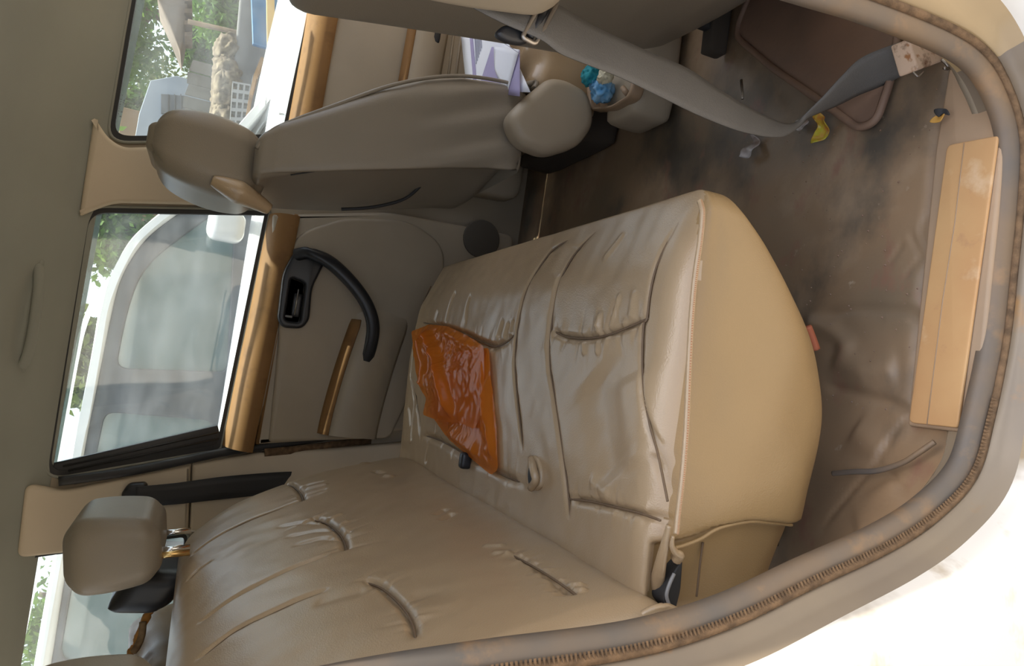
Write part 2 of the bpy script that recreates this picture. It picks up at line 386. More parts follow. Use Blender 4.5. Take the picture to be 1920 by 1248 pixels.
# ---- windows: pane, rubber seal, smoked rain visor
def window(n, loop, visor, label, extra=None):
    e = empty('window_%d' % n, (float(np.mean([p[0] for p in loop])), 1.43, .7), label, None, None, 'structure')
    c = np.mean(loop, 0); big = [c+(p-c)*1.015 for p in loop]
    plate('pane', big, M_['glass'], e, (), 1.447, 1.451, 0, **LEAN)
    path = [(p[0], 1.432-.15*max(p[1]-.70, 0), p[1]) for p in loop]
    sweep('seal', path, [(-.006, -.006), (.007, -.008), (.010, 0), (.007, .008), (-.006, .008)], M_['rubber'], e, up=(0, 1, 0), closed=True, smooth=True, sharp=50)
    lip = [tuple(np.array([c[0], 1.43, c[1]])+(np.array(q)-np.array([c[0], 1.43, c[1]]))*1.022+np.array([0, -.004, 0])) for q in path]
    tube('seal_lip', lip, .004, M_['headliner'], e, 6, True, (0, 1, 0))
    if visor: plate('rain_visor', wxz(visor, .05), M_['visor'], e, (), 1.476, 1.480, .0015, **LEAN)
    return e
w1 = window(1, W1, [(150, 392), (80, 880), (107, 868), (192, 398)], 'rear left side window looking onto the parked white car')
w2 = window(2, W2, [(250, -60), (196, 262), (220, 262), (284, -60)], 'front left side window behind the passenger headrest')
w3 = window(3, W3, None, 'rearmost side window beside the last row seat')
# black division bar at the rear of window 1, two ribs
plate('division_bar', wxz([(100, 868), (408, 797), (420, 842), (140, 908), (95, 893)]), M_['black'], w1, (), 1.428, 1.444, .003, **LEAN)
for a, b in (((128, 882), (410, 822)), ((118, 874), (408, 810))):
    tube('bar_rib', [UW(*a, dy=-.004), UW(*b, dy=-.004)], .0025, M_['rubber'], w1, 6)
# faint etched marks on the panes (unreadable rows of tiny strokes)
def marks(win, px0, px1, rows, n, dy, m):
    V, F_ = [], []
    a, b = np.array(px0, float), np.array(px1, float); d = (b-a)/n; nn = np.array([d[1], -d[0]]); nn /= np.linalg.norm(nn)
    for rr in range(rows):
        for k in range(n):
            if RNG.random() < .25: continue
            p = a+d*k+nn*rr*6; w = RNG.uniform(.35, .7)
            q = [UW(*(p+x), dy=dy) for x in (0*d, d*w, d*w+nn*RNG.uniform(2, 4), nn*RNG.uniform(2, 4))]
            o = len(V); V += q; F_.append((o, o+1, o+2, o+3))
    mesh('glass_marking', V, F_, m, win, False)['kind'] = 'stuff'
marks(w1, (497, 712), (474, 770), 2, 14, .012, M_['grey_plain'])
marks(w2, (222, 175), (212, 218), 3, 10, .042, M_['rubber'])

# ---- far rear door
DOORY = 1.372
d1 = empty('door_1', (.05, 1.40, .03), 'far rear door lining with black pull handle and sunlit armrest', None, None, 'structure')
q = lambda a, b, dy=-.05: (UW(a, b, dy)[0], UW(a, b, dy)[2])
out = round_poly([q(512, 402), q(478, 832), q(600, 822), q(760, 800), (-.10, .12), (-.02, .03), (.42, .03), (.41, .40)], [.005, .004, .02, .04, .06, .03, .03, .05], 6)
plate('door_panel', out, M_['trim_dark'], d1, (), DOORY, 1.43, .012)
def belt_line(door, x0, x1, z0, z1, m):
    pf = [(1.440, .735), (1.415, .731), (1.385, .722), (1.366, .708), (1.358, .690), (1.356, .668), (1.362, .660), (1.440, .660)]
    G = []
    for x in np.linspace(x0, x1, 30):
        dz = z0+(z1-z0)*(x-x0)/(x1-x0)
        G.append([(x+.10*(z-.70)*(.9 if x < 0 else -.1), y+.002*math.sin(x*19), z+dz) for y, z in pf])
    o = grid('belt_trim', np.array(G), m, door, cv=True); o.data.set_sharp_from_angle(angle=math.radians(50)); return o
belt_line(d1, -.262, .345, -.005, -.030, M_['belt_trim'])
tube('groove_strip', [q3 for q3 in [(UW(545, 402, -.062)), UW(510, 620, -.062), UW(474, 834, -.062)]], .004, M_['rubber'], d1, 6)
tube('trim_bead', [UW(556, 402, -.062), UW(522, 620, -.062), UW(482, 832, -.062)], .0055, M_['belt_trim'], d1, 8)
plate('door_insert', round_poly([q(502, 826), q(520, 640), q(524, 530), q(552, 440), q(640, 412), q(760, 420), q(820, 470), q(800, 640), q(720, 815)], [.01, .02, .05, .05, .04, .05, .05, .05, .02], 6),
      M_['trim_dark'], d1, (), DOORY-.010, DOORY+.01, .009, bres=3)
# armrest with a slanted upper ledge
arm = []
for t in np.linspace(0, 1, 40):
    x = -.20+.34*t; zo = .018-.050*t**1.5; k = smooth01(1.0, .82, t)
    pf = [(1.376, .478), (1.362, .484), (1.345, .478), (1.328, .462), (1.318, .440), (1.320, .400), (1.336, .345), (1.376, .325)]
    arm.append([(x, 1.376-(1.376-y)*(.25+.75*k), z+zo) for y, z in pf])
grid('armrest', np.array(arm), M_['trim_dark'], d1, cv=True)
lg_ = [[a[k] for k in range(4)] for a in arm[:36]]
grid('armrest_ledge', np.array(lg_)+np.array([0, -.001, .0025]), M_['belt_trim'], d1, thick=.003)
rbox('window_switch', UW(634, 652, -.085), (.045, .012, .016), .004, M_['black'], d1)
# inner release: bezel, cup, lever; pull bar
bz = empty  # (kept short)
qb = lambda a, b: (U(a, b, y=1.345)[0], U(a, b, y=1.345)[2])
ring = round_poly([qb(552, 470), qb(530, 512), qb(520, 598), qb(530, 614), qb(566, 616), qb(580, 600), qb(585, 540), qb(612, 486), qb(590, 464)], [.02, .02, .015, .012, .012, .012, .02, .012, .015], 5)
cup = round_poly([qb(546, 520), qb(534, 600), qb(562, 604), qb(572, 530)], .01, 5)
bezel = plate('handle_bezel', ring, M_['black'], d1, [cup], 1.340, 1.366, .007, bres=3)
plate('handle_cup', cup, M_['rubber'], bezel, (), 1.362, 1.368, 0)
rbox('release_lever', U(556, 572, y=1.352), (.060, .010, .022), .004, M_['black'], bezel)
tube('lever_edge', [U(560, 542, y=1.346), U(552, 590, y=1.346)], .0022, M_['steel'], bezel, 6)
tube('lever_edge', [U(534, 592, y=1.346), U(548, 594, y=1.346)], .003, M_['grey_plain'], bezel, 6)
bar = catmull([U(556, 478, y=1.345), U(582, 474, y=1.325), U(620, 492, y=1.312), U(660, 530, y=1.305), U(688, 570, y=1.303), U(700, 610, y=1.306), U(695, 650, y=1.318), U(682, 688, y=1.338)], 8)
sweep('pull_handle', bar, [(.017, -.006), (.017, .006), (.010, .014), (-.008, .014), (-.015, .004), (-.015, -.006), (-.006, -.012), (.010, -.012)], M_['black'], d1, up=(0, 0, 1), smooth=True, sharp=60)
# speaker grille low on the panel
cs_ = U(905, 447, y=1.36)
plate('speaker_grille', [(cs_[0]+.055*math.cos(a), cs_[2]+.055*math.sin(a)) for a in np.linspace(0, 2*math.pi, 28, endpoint=False)], M_['grille'], d1, (), 1.366, 1.375, .004)
# rubber seal of the door along its rear edge, with a loose tan flap
sl = catmull([UW(110, 902, -.025), UW(250, 882, -.028), UW(415, 848, -.03), UW(480, 838, -.035), UW(600, 820, -.05), UW(700, 806, -.055), UW(790, 792, -.05), UW(900, 770, -.04)], 8)
s3 = tube('trim_1', sl, .011, M_['rubber'], None, 8, up=(0, 1, 0)); tag(s3, 'black rubber seal along the far rear door edge', None, None, 'structure')
fp = catmull([UW(496, 848, -.045), UW(560, 842, -.05), UW(640, 832, -.052), UW(720, 822, -.05), UW(765, 818, -.045)], 6)
sweep('seal_flap', fp, [(-.010, -.002), (0, -.007), (.010, -.002), (.010, .002), (-.010, .002)], M_['lip'], s3, up=(1, 0, 0))

# ---- far front door
d2 = empty('door_2', (.95, 1.40, .03), 'far front door lining with sunlit armrest strip beyond the passenger seat', None, None, 'structure')
out = round_poly([q(552, 262), q(662, -260), (1.42, .03), (.52, .03), (.50, .40)], [.005, .01, .05, .05, .05], 5)
plate('door_panel', out, M_['trim_dark'], d2, (), DOORY, 1.43, .012)
belt_line(d2, .505, 1.40, -.040, -.055, M_['belt_trim'])
arm = []
for t in np.linspace(0, 1, 30):
    x = .52+.80*t
    pf = [(1.376, .432), (1.352, .436), (1.340, .430), (1.332, .418), (1.330, .385), (1.345, .335), (1.376, .320)]
    arm.append([(x, y, z+.002-.022*t) for y, z in pf])
grid('armrest', np.array(arm), M_['trim_dark'], d2, cv=True)
grid('armrest_ledge', np.array([[a[k] for k in range(4)] for a in arm])+np.array([0, -.001, .0025]), M_['belt_trim'], d2, thick=.003)
rbox('window_switch', U(815, 55, y=1.345), (.075, .02, .036), .006, M_['black'], d2)
for px in (848, 862): tube('panel_ridge', [U(px+8, 20, y=1.372), U(px-12, 180, y=1.372)], .004, M_['trim_dark'], d2, 6)
pk = [U(888, 30, y=1.345), U(866, 190, y=1.345)]
G = np.array([[np.array([x, 1.374, .30]), np.array([x, 1.318, .292]), np.array([x, 1.305, .20]), np.array([x, 1.32, .10]), np.array([x, 1.374, .08])] for x in np.linspace(.62, 1.2, 8)])
plate('map_pocket', round_poly([(.62, .08), (1.25, .08), (1.25, .13), (.62, .13)], .01), M_['trim_dark'], d2, (), 1.285, 1.30, .005)
plate('map_pocket_floor', [(.62, 1.285), (1.25, 1.285), (1.25, 1.38), (.62, 1.38)], M_['trim_dark'], d2, (), .078, .09, axis='z')

# ---- near side: sill, jamb and outer skin swept round the open doorway
YS = -.028
op = [U(a, b, y=YS) for a, b in [(640, 1274), (900, 1230), (1180, 1190), (1350, 1140), (1500, 1070), (1640, 1006), (1728, 950), (1796, 878), (1826, 780), (1856, 640), (1872, 500), (1884, 380), (1888, 270), (1868, 190), (1830, 124), (1765, 78), (1625, 22), (1490, -20)]]
op = [(p[0], p[2]) for p in op]
up_rear = [(-.315, 1.08), (-.295, .95), (-.268, .80)]
up_front = [(.405, .55), (.38, .80), (.345, 1.06)]
loop2 = catmull([np.array(p) for p in up_rear+op+up_front], 8)
def opening_rows(rows, path, t0=0, t1=1):
    P = np.array(path); T = np.gradient(P, axis=0); T /= np.linalg.norm(T, axis=1)[:, None]
    Nn = np.stack([T[:, 1], -T[:, 0]], 1); ctr = np.array([.09, .45])
    s = np.sign(np.sum(Nn*(P-ctr), 1)); Nn *= s[:, None]
    for _ in range(14):
        Nn[1:-1] = (Nn[:-2]+2*Nn[1:-1]+Nn[2:])/4
    Nn /= np.linalg.norm(Nn, axis=1)[:, None]
    # the jamb is wide at the wheel-arch side, narrow over the sill and widest at the pillar foot
    t = np.array([np.interp(k/(len(P)-1), [0, .30, .45, .52, .72, .78, .86, 1], [.72, .72, .58, .40, .40, 1.0, 3.4, 3.4]) for k in range(len(P))])
    return np.array([[(p[0]+n[0]*o*(s if abs(o) > .0141 else 1), y, p[1]+n[1]*o*(s if abs(o) > .0141 else 1)) for (o, y) in rows] for k, (p, n, s) in enumerate(zip(P, Nn, t)) if t0 <= k/(len(P)-1) <= t1])
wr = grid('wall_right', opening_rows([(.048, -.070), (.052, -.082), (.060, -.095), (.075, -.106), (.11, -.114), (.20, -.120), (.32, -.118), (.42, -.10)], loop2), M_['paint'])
tag(wr, 'white dirty outer bodywork with painted soft shadow around the open rear doorway', None, None, 'structure')
grid('door_jamb', opening_rows([(.011, .004), (.012, -.024), (.014, -.040), (.024, -.047), (.034, -.052), (.038, -.058), (.048, -.070)], loop2, 0, .735), M_['jamb'], wr)
grid('pillar_foot', opening_rows([(.011, .004), (.012, -.024), (.014, -.040), (.024, -.047), (.034, -.052), (.038, -.058), (.048, -.070)], loop2, .73, 1), M_['shaded_paint'], wr)
# inner filler between jamb and cabin
grid('jamb_return', opening_rows([(.011, .004), (.03, .012), (.06, .012), (.10, .0)], loop2), M_['trim_dark'], wr)
# rubber weatherstrip: bulb and dusty inner lip
ws_path = opening_rows([(0, YS)], loop2)[:, 0]
PWS = ws_path
ws = sweep('trim_2', PWS, [(-.011, -.003), (-.010, -.010), (-.003, -.013), (.006, -.011), (.010, -.003), (.010, .006), (.007, .011), (-.002, .011), (-.008, .007)], M_['strip'], None, up=(0, 1, 0), smooth=True)
tag(ws, 'dusty grey rubber weatherstrip framing the near doorway', None, None, 'structure')
LIPP = opening_rows([(.0105, YS-.0115)], loop2)[:, 0]
tube('fabric_lip', LIPP, .0050, M_['lip'], ws, 7, up=(0, 1, 0))
# gathered ribs across the lip
nl = len(LIPP); dl = np.concatenate([[0], np.cumsum(np.linalg.norm(np.diff(LIPP, axis=0), axis=1))])
RA, RB = opening_rows([(.002, YS-.0135), (.0139, YS-.0150)], loop2).transpose(1, 0, 2)
V, F_ = [], []
for d in np.arange(.05, dl[-1]-.05, .0042):
    if .46 < d/dl[-1] < .76: continue
    pa = np.array([np.interp(d, dl, RA[:, k]) for k in range(3)]); pb = np.array([np.interp(d+.0015*RNG.random(), dl, RB[:, k]) for k in range(3)])
    td = np.array([np.interp(d+.002, dl, RA[:, k]) for k in range(3)])-pa; td /= np.linalg.norm(td)+1e-9; w = td*.0012; hh = np.array([0, -.0016, 0])
    o = len(V); V += [pa-w, pa+w, pb+w, pb-w, (pa+pb)/2+hh-w*.3, (pa+pb)/2+hh+w*.3]
    F_ += [(o, o+1, o+5, o+4), (o+1, o+2, o+5), (o+2, o+3, o+4, o+5), (o+3, o, o+4)]
rb = mesh('lip_ribs', V, F_, M_['lip'], ws, False); rb['kind'] = 'stuff'

# ---- B-pillar foot skin (white paint toned for shade) in front of the doorway
sillz = -.006
s1 = plate('trim_3', round_poly([(.012, -.03), (.42, -.03), (.455, .0), (.47, .05), (.36, .058), (.012, .058)], [.005, .02, .02, .01, .01, .005], 4), M_['sill_dust'], None, (), -.035, -.001, .004, axis='z')
tag(s1, 'grey brown dusty sill panel under the doorway', None, None, 'structure')
bd = plate('trim_4', round_poly([U(1872, 254, z=.003)[:2], U(1776, 272, z=.003)[:2], U(1704, 792, z=.003)[:2], U(1796, 802, z=.003)[:2]], [.004, .008, .008, .004], 4), M_['sill'], None, (), -.0005, .004, .0018, axis='z')
tag(bd, 'tan dust covered sill board lying along the doorway', None, None, 'structure')
tube('board_crease', [U(1808, 268, z=.0042), U(1790, 420, z=.0042), U(1768, 560, z=.0042), U(1738, 796, z=.0042)], .0007, M_['sill_dust'], bd, 5)
#==PART3==
# ================================================================== SEATS
# ---- second-row bench seat
bench = empty('bench_seat', (0, .66, .0), 'beige leather bench seat with orange plastic bag lying on it', 'seat')
ZT = .330
def cpx(pts): return np.array([U(a, b, z=ZT+.004)[:2] for a, b in pts])
seams_c = [  # (pixels, width, depth)
    ([(1256, 406), (1237, 466), (1223, 543), (1218, 597), (1212, 610), (1211, 677), (1216, 741), (1226, 797), (1240, 850), (1252, 915), (1256, 940)], .0035, .0045),
    ([(1038, 619), (1064, 631), (1100, 635), (1135, 631), (1174, 617), (1219, 597)], .0045, .0075),
    ([(1092, 430), (1064, 469), (1050, 519), (1040, 589), (1036, 642), (1038, 695), (1047, 748), (1057, 824), (1064, 888), (1067, 937), (1068, 975)], .0045, .006),
    ([(1045, 444), (1015, 466), (996, 515), (983, 564), (974, 621), (971, 677), (974, 730), (980, 800), (985, 850)], .0045, .006),
    ([(782, 603), (830, 612), (876, 628), (906, 642), (930, 650), (951, 642), (974, 621)], .007, .009),
    ([(1067, 935), (1109, 940), (1157, 951), (1202, 962), (1239, 975)], .0045, .007),
    ([(795, 534), (784, 578), (779, 621), (778, 709), (782, 741), (788, 779), (791, 824)], .006, .008),
    ([(796, 816), (823, 824), (870, 850), (942, 890), (990, 908)], .007, .007),
    ([(853, 543), (846, 575), (840, 607)], .006, .005), ([(884, 550), (878, 580), (876, 614)], .006, .006),
    ([(967, 598), (962, 624)], .006, .006), ([(958, 604), (950, 636)], .006, .006), ([(948, 598), (938, 634)], .006, .006),
    ([(825, 580), (818, 606)], .006, .004),
    ([(1168, 550), (1158, 590), (1148, 622)], .0035, -.004), ([(1160, 560), (1150, 600), (1142, 628)], .004, .004),
    ([(1134, 586), (1128, 616)], .004, -.004), ([(1129, 634), (1133, 668)], .004, -.004), ([(1104, 638), (1107, 668)], .004, -.004), ([(1180, 600), (1172, 620)], .004, -.003),
    ([(1153, 430), (1127, 488)], .005, -.003), ([(1246, 872), (1262, 952)], .003, .003), ([(1228, 850), (1230, 880), (1238, 938)], .003, .005),
    ([(785, 740), (776, 790), (772, 830)], .006, .006), ([(770, 760), (772, 800)], .005, .005), ([(805, 825), (795, 870)], .006, .005), ([(1195, 545), (1188, 600)], .006, -.003),
    ([(1060, 455), (1046, 520)], .02, .003), ([(1120, 700), (1160, 900)], .05, .008), ([(1190, 700), (1200, 880)], .05, -.004), ([(1150, 930), (1110, 900)], .008, -.004)]
SC = [(cpx(p), w, d) for p, w, d in seams_c]
def gathers(poly, n, l0, l1, depth, rng):
    pl = catmull(poly, 6); out = []
    for k in range(n):
        i = int((k+.5+rng.uniform(-.3, .3))/n*(len(pl)-2)); p = pl[i]; t = pl[min(i+1, len(pl)-1)]-pl[max(i-1, 0)]; t = t/np.linalg.norm(t); nn = np.array([-t[1], t[0]])
        for s in (-1, 1):
            if rng.random() < .2: continue
            L = rng.uniform(l0, l1); e = p+nn*s*L+t*rng.uniform(-.3, .3)*L
            out.append((np.array([p+nn*s*.004, (p+e)/2+t*rng.uniform(-.002, .002), e]), rng.uniform(.0030, .0050), depth*.75*rng.uniform(.4, 1)*rng.choice([1, 1, -1]), 'out'))
    return out
GR = np.random.default_rng(21)
SC += gathers(SC[1][0], 13, .02, .06, .0042, GR)+gathers(SC[4][0], 14, .02, .05, .0045, GR)+gathers(SC[5][0], 9, .012, .035, .0035, GR)+gathers(SC[7][0], 10, .015, .04, .004, GR)
_zb = catmull([(-.27, .135), (-.20, .115), (-.16, .104), (-.10, .088), (-.004, .074), (.06, .088), (.125, .128), (.19, .195), (.235, .255), (.27, .280)], 12)
def zbot(x): return np.interp(x, _zb[:, 0], _zb[:, 1])     # hanging lower edge of the cushion cover
CX0, CX1, CY0, CY1 = -.25, .252, .085, 1.272
HEM = np.array(sorted([(p[0], p[2]) for p in [U(a, b, y=.07) for a, b in [(1262, 1025), (1280, 1020), (1310, 1008), (1345, 988), (1400, 976), (1450, 980), (1492, 986)]]], key=lambda p: p[1]))
def cushion_fn(P, q):
    x, y, z = P[:, 0], P[:, 1], P[:, 2]
    X = (CX0+CX1)/2+x; Y = (CY0+CY1)/2+y; t = (z+.125)/.25
    zb = zbot(X); top = ZT+0*X
    # crown and gentle fall towards the front and the far end
    top = top+.012*np.sin(np.clip((X-CX0)/(CX1-CX0), 0, 1)*math.pi)-.020*smooth01(.14, .26, X)
    top = top-.05*smooth01(1.12, 1.29, Y)**2
    Z = zb+(top-zb)*t
    side = smooth01(.5, 0, np.abs(t-.45))
    near = smooth01(CY0+.12, CY0, Y)
    Y = Y-near*.026*np.sin(np.clip(t, 0, 1)*math.pi)*smooth01(-.26, -.1, X)*smooth01(.27, .1, X)
    hx = np.interp(Z, HEM[:, 1], HEM[:, 0]); Y = Y+near*.020*smooth01(hx+.005, hx-.005, X)*smooth01(.98, .90, t)
    Y = Y+near*.022*smooth01(.30, 0, t)                   # tucks under at the bottom
    Y = np.where(q[:, 1] > .0, Y-.075*smooth01(.06, .25, X)**1.5*smooth01(.6, 1, q[:, 1]), Y)      # far front corner is rounded off
    up = np.clip((t-.75)*4, 0, 1); P2 = np.stack([X, Y], 1); D = np.zeros(len(X))
    sel = up > 0
    for g_ in SC: D[sel] += groove(P2[sel], *g_)
    W3_ = np.stack([X, Y, 0*X], 1); D[sel] += .0035*pnoise(W3_[sel], 9, 2.2)+.0012*pnoise(W3_[sel], 30, 5.0)
    Z = Z+D*up
    out = np.stack([X, Y, Z], 1)
    low = ~sel; out[low, 1] += .004*pnoise(out[low], 14, 1.0)
    return out
cush = soft_box('seat_cushion', (200, 420, 26), ((CX1-CX0)/2, (CY1-CY0)/2, .125), .034, cushion_fn, M_['leather'], bench)
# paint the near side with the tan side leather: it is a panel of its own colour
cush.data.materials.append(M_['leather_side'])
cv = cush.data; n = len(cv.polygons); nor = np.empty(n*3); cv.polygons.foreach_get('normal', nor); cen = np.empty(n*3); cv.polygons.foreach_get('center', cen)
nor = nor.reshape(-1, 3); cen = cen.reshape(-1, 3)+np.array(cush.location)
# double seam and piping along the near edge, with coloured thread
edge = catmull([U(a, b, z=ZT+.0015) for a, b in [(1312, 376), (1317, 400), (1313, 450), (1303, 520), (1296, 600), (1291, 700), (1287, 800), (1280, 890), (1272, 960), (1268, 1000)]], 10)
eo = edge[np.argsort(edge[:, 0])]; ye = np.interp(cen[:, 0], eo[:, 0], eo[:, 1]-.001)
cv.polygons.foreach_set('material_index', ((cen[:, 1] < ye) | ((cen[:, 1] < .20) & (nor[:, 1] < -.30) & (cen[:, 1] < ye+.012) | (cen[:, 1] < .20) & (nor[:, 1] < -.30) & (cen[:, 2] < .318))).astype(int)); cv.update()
tube('edge_piping', edge, .0035, M_['leather'], cush, 6)
V, F_ = [], []
for k in range(0, len(edge)-1, 1):
    for s in (0, .5):
        a = edge[k]+(edge[k+1]-edge[k])*(s+.05); b = edge[k]+(edge[k+1]-edge[k])*(s+.33)
        o = len(V); off = np.array([0, -.0055, .0020]); w = np.array([0, .0007, .0005])
        V += [a+off-w, b+off-w, b+off+w, a+off+w]; F_.append((o, o+1, o+2, o+3))
st = mesh('stitching', V, F_, M_['thread'], cush, False); st['kind'] = 'stuff'
# lower side skirt under the overlapping cover
tube('skirt_seam', catmull([U(1318, 1016, y=.086), U(1312, 1060, y=.086), U(1306, 1118, y=.087)], 6), .0014, M_['seam'], bench, 5)
fl_ = catmull([(x, .066+.016*smooth01(.22, .10, z), z) for x, z in HEM], 8)
tube('cover_hem', fl_, .0022, M_['leather_side'], bench, 6)
# gathered cover at the hinge gap, dark gap and pale wire
gp = round_poly([(U(c0, c1, y=.083)[0], U(c0, c1, y=.083)[2]) for c0, c1 in [(1266, 1062), (1278, 1046), (1274, 1105), (1262, 1152), (1240, 1125), (1246, 1100)]], .006, 4)
plate('hinge_gap', gp, M_['rubber'], bench, (), .080, .13, .002)
gath = catmull([U(1254, 985, z=.332), U(1248, 1015, z=.328), U(1240, 1050, z=.320), U(1234, 1080, z=.312), U(1230, 1100, z=.305)], 8)
sweep('gathered_cover', gath, circ(.010, 12, .007), M_['leather'], bench, scale=np.linspace(.35, 1.1, len(gath)), up=(0, 1, 0))
gath = catmull([U(1262, 1005, z=.330), U(1260, 1022, z=.326), U(1266, 1034, z=.318), U(1274, 1040, z=.310), U(1268, 1046, z=.306)], 6)
sweep('gathered_cover', gath, circ(.006, 10, .005), M_['leather'], bench, up=(0, 1, 0), scale=np.linspace(.3, 1.2, len(gath)))
tube('hinge_cable', catmull([U(1264, 1075, y=.078), U(1254, 1098, y=.076), U(1250, 1118, y=.076), U(1258, 1142, y=.078)], 6), .0022, M_['grey_plain'], bench, 6)
# sewn seam lines
def cbase(X, Y): return ZT+.012*math.sin(min(max((X-CX0)/(CX1-CX0), 0), 1)*math.pi)-.020*float(smooth01(.14, .26, X))-.05*float(smooth01(1.12, 1.29, Y))**2
for poly, w, d in SC[:8]:
    pp = catmull(poly, 6); tube('seam', [(x, y, cbase(x, y)-.55*d) for x, y in pp], .0016, M_['seam'], cush, 5)
# backrest
B0 = np.array([-.205, 0, .315]); BT = np.array([-.412, 0, .800]); BD = (BT-B0); BL = np.linalg.norm(BD); BD = BD/BL
BN = np.array([BD[2], 0, -BD[0]])
BY0, BY1, BTH = .045, 1.225, .135
def bpx(pts):
    r = []
    for a, b in pts:
        p = UP(a, b, B0+BN*.026, BN); r.append((p[1], (p-B0)@BD))
    return np.array(r)
seams_b = [
    ([(345, 1018), (382, 1003), (463, 976), (568, 945), (614, 927)], .0045, .006), ([(534, 905), (552, 915), (566, 930), (570, 946)], .005, .011),
    ([(360, 1143), (431, 1115), (496, 1092), (568, 1066), (620, 1048)], .0045, .007), ([(586, 976), (614, 984), (637, 1003), (648, 1023), (650, 1040)], .005, .012),
    ([(355, 1208), (431, 1173), (496, 1152), (562, 1129), (620, 1112)], .0045, .007), ([(684, 1095), (718, 1108), (754, 1141), (774, 1173), (783, 1212)], .005, .009),
    ([(340, 1060), (365, 1046), (395, 1035)], .0045, .004),
    ([(956, 1027), (994, 1046), (1037, 1071), (1081, 1102)], .005, .005),
    ([(1040, 1072), (1030, 1100)], .005, .005), ([(1055, 1080), (1048, 1108)], .005, .006), ([(1066, 1092), (1060, 1106)], .004, .005),
    ([(1058, 1078), (1092, 1076)], .005, -.004), ([(1068, 1090), (1096, 1088)], .005, -.005), ([(905, 1018), (945, 1014)], .006, -.003), ([(920, 1032), (960, 1026)], .006, -.003),
    ([(816, 962), (836, 946)], .006, .005), ([(826, 972), (848, 953)], .006, .006), ([(720, 888), (736, 888)], .008, -.005), ([(676, 866), (690, 866)], .008, -.004), ([(700, 880), (716, 884)], .006, .005),
    ([(572, 918), (612, 908)], .004, .003), ([(574, 926), (618, 914)], .004, -.004), ([(572, 936), (616, 922)], .004, .004),
    ([(520, 992), (570, 986), (612, 990)], .006, .003), ([(535, 1012), (590, 1004), (634, 1004)], .006, .003), ([(550, 1030), (600, 1020), (644, 1020)], .006, .003),
    ([(620, 980), (646, 968)], .004, -.004), ([(634, 996), (656, 984)], .004, -.004), ([(644, 1010), (664, 1004)], .004, .004),
    ([(590, 1140), (690, 1116)], .012, .002), ([(770, 1128), (840, 1110)], .012, .0015), ([(780, 1152), (860, 1140)], .014, -.0015)]
SB = [(bpx(p), w, d) for p, w, d in seams_b]
SB += gathers(SB[1][0], 8, .02, .05, .004, GR)+gathers(SB[3][0], 11, .025, .07, .0045, GR)+gathers(SB[5][0], 7, .02, .05, .003, GR)+gathers(SB[7][0], 10, .015, .04, .004, GR)
def back_fn(P, q):
    a, y, b = P[:, 0], P[:, 1], P[:, 2]                    # a along normal, b along height
    Yw = (BY0+BY1)/2+y; h = b+BL/2
    front = smooth01(-.4, 1, q[:, 0])
    bul = .034*np.sin(np.clip(h/BL, 0, 1)*math.pi)**.8-.012*smooth01(.40, .53, h)
    far = smooth01(1.02, 1.235, Yw)
    bul = bul-.030*far**2*front
    A = a-BTH/2+bul
    sel = q[:, 0] > .9; D = np.zeros(len(a)); P2 = np.stack([Yw, h], 1)
    for g_ in SB: D[sel] += groove(P2[sel], *g_)
    W3_ = np.stack([Yw, h, 0*h], 1); D[sel] += .003*pnoise(W3_[sel], 8, 4.4)+.001*pnoise(W3_[sel], 26, 7.0)
    A = A+D
    hh = h-.05*far**2*smooth01(.3, .5, h)                 # far shoulder rounds down
    return B0+BN*A[:, None]+BD*hh[:, None]+np.stack([0*Yw, Yw, 0*Yw], 1)
soft_box('backrest', (18, 380, 190), (BTH/2, (BY1-BY0)/2, BL/2+.01), .045, back_fn, M_['leather'], bench)
def bul_at(h, y): return .034*math.sin(min(max(h/BL, 0), 1)*math.pi)**.8-.012*float(smooth01(.40, .53, h))-.030*float(smooth01(1.02, 1.235, y))**2
for poly, w, d in SB[:8]:
    pp = catmull(poly, 6); tube('seam', [B0+BN*(bul_at(h, y)-.55*d)+BD*h+np.array([0, y, 0]) for y, h in pp], .0016, M_['seam'], bench, 5)
tube('cover_hem', catmull([U(1205, 1152, y=.05), U(1225, 1142, y=.045), U(1250, 1138, y=.045), U(1275, 1150, y=.045)], 6), .0045, M_['leather'], bench, 6)
# under-frame
rbox('seat_frame', (-.02, .70, .055), (.34, .95, .10), .02, M_['rubber'], bench, (4, 8, 4))
# slot for the buckle and the buckle stalk
lat = [U(a, b, z=ZT+.012)[:2] for a, b in [(1000, 851), (1010, 860), (1015, 885), (1013, 912), (1003, 920), (990, 915), (986, 890), (992, 858)]]
slot = plate('buckle_slot', round_poly(lat, .008, 4), M_['leather'], bench, (), ZT+.004, ZT+.014, .004, axis='z')
lat2 = [np.mean(lat, 0)+(np.array(p)-np.mean(lat, 0))*np.array([.72, .5]) for p in lat]
plate('slot_opening', round_poly(lat2, .006, 4), M_['rubber'], slot, (), ZT+.0125, ZT+.0155, 0, axis='z')
tube('folded_tab', catmull([U(996, 860, z=.345), U(1000, 880, z=.352), U(1004, 900, z=.350), U(996, 914, z=.344)], 6), .006, M_['leather'], slot, 8)
rbox('buckle_stalk', U(872, 863, z=.345), (.030, .020, .020), .006, M_['black'], bench)

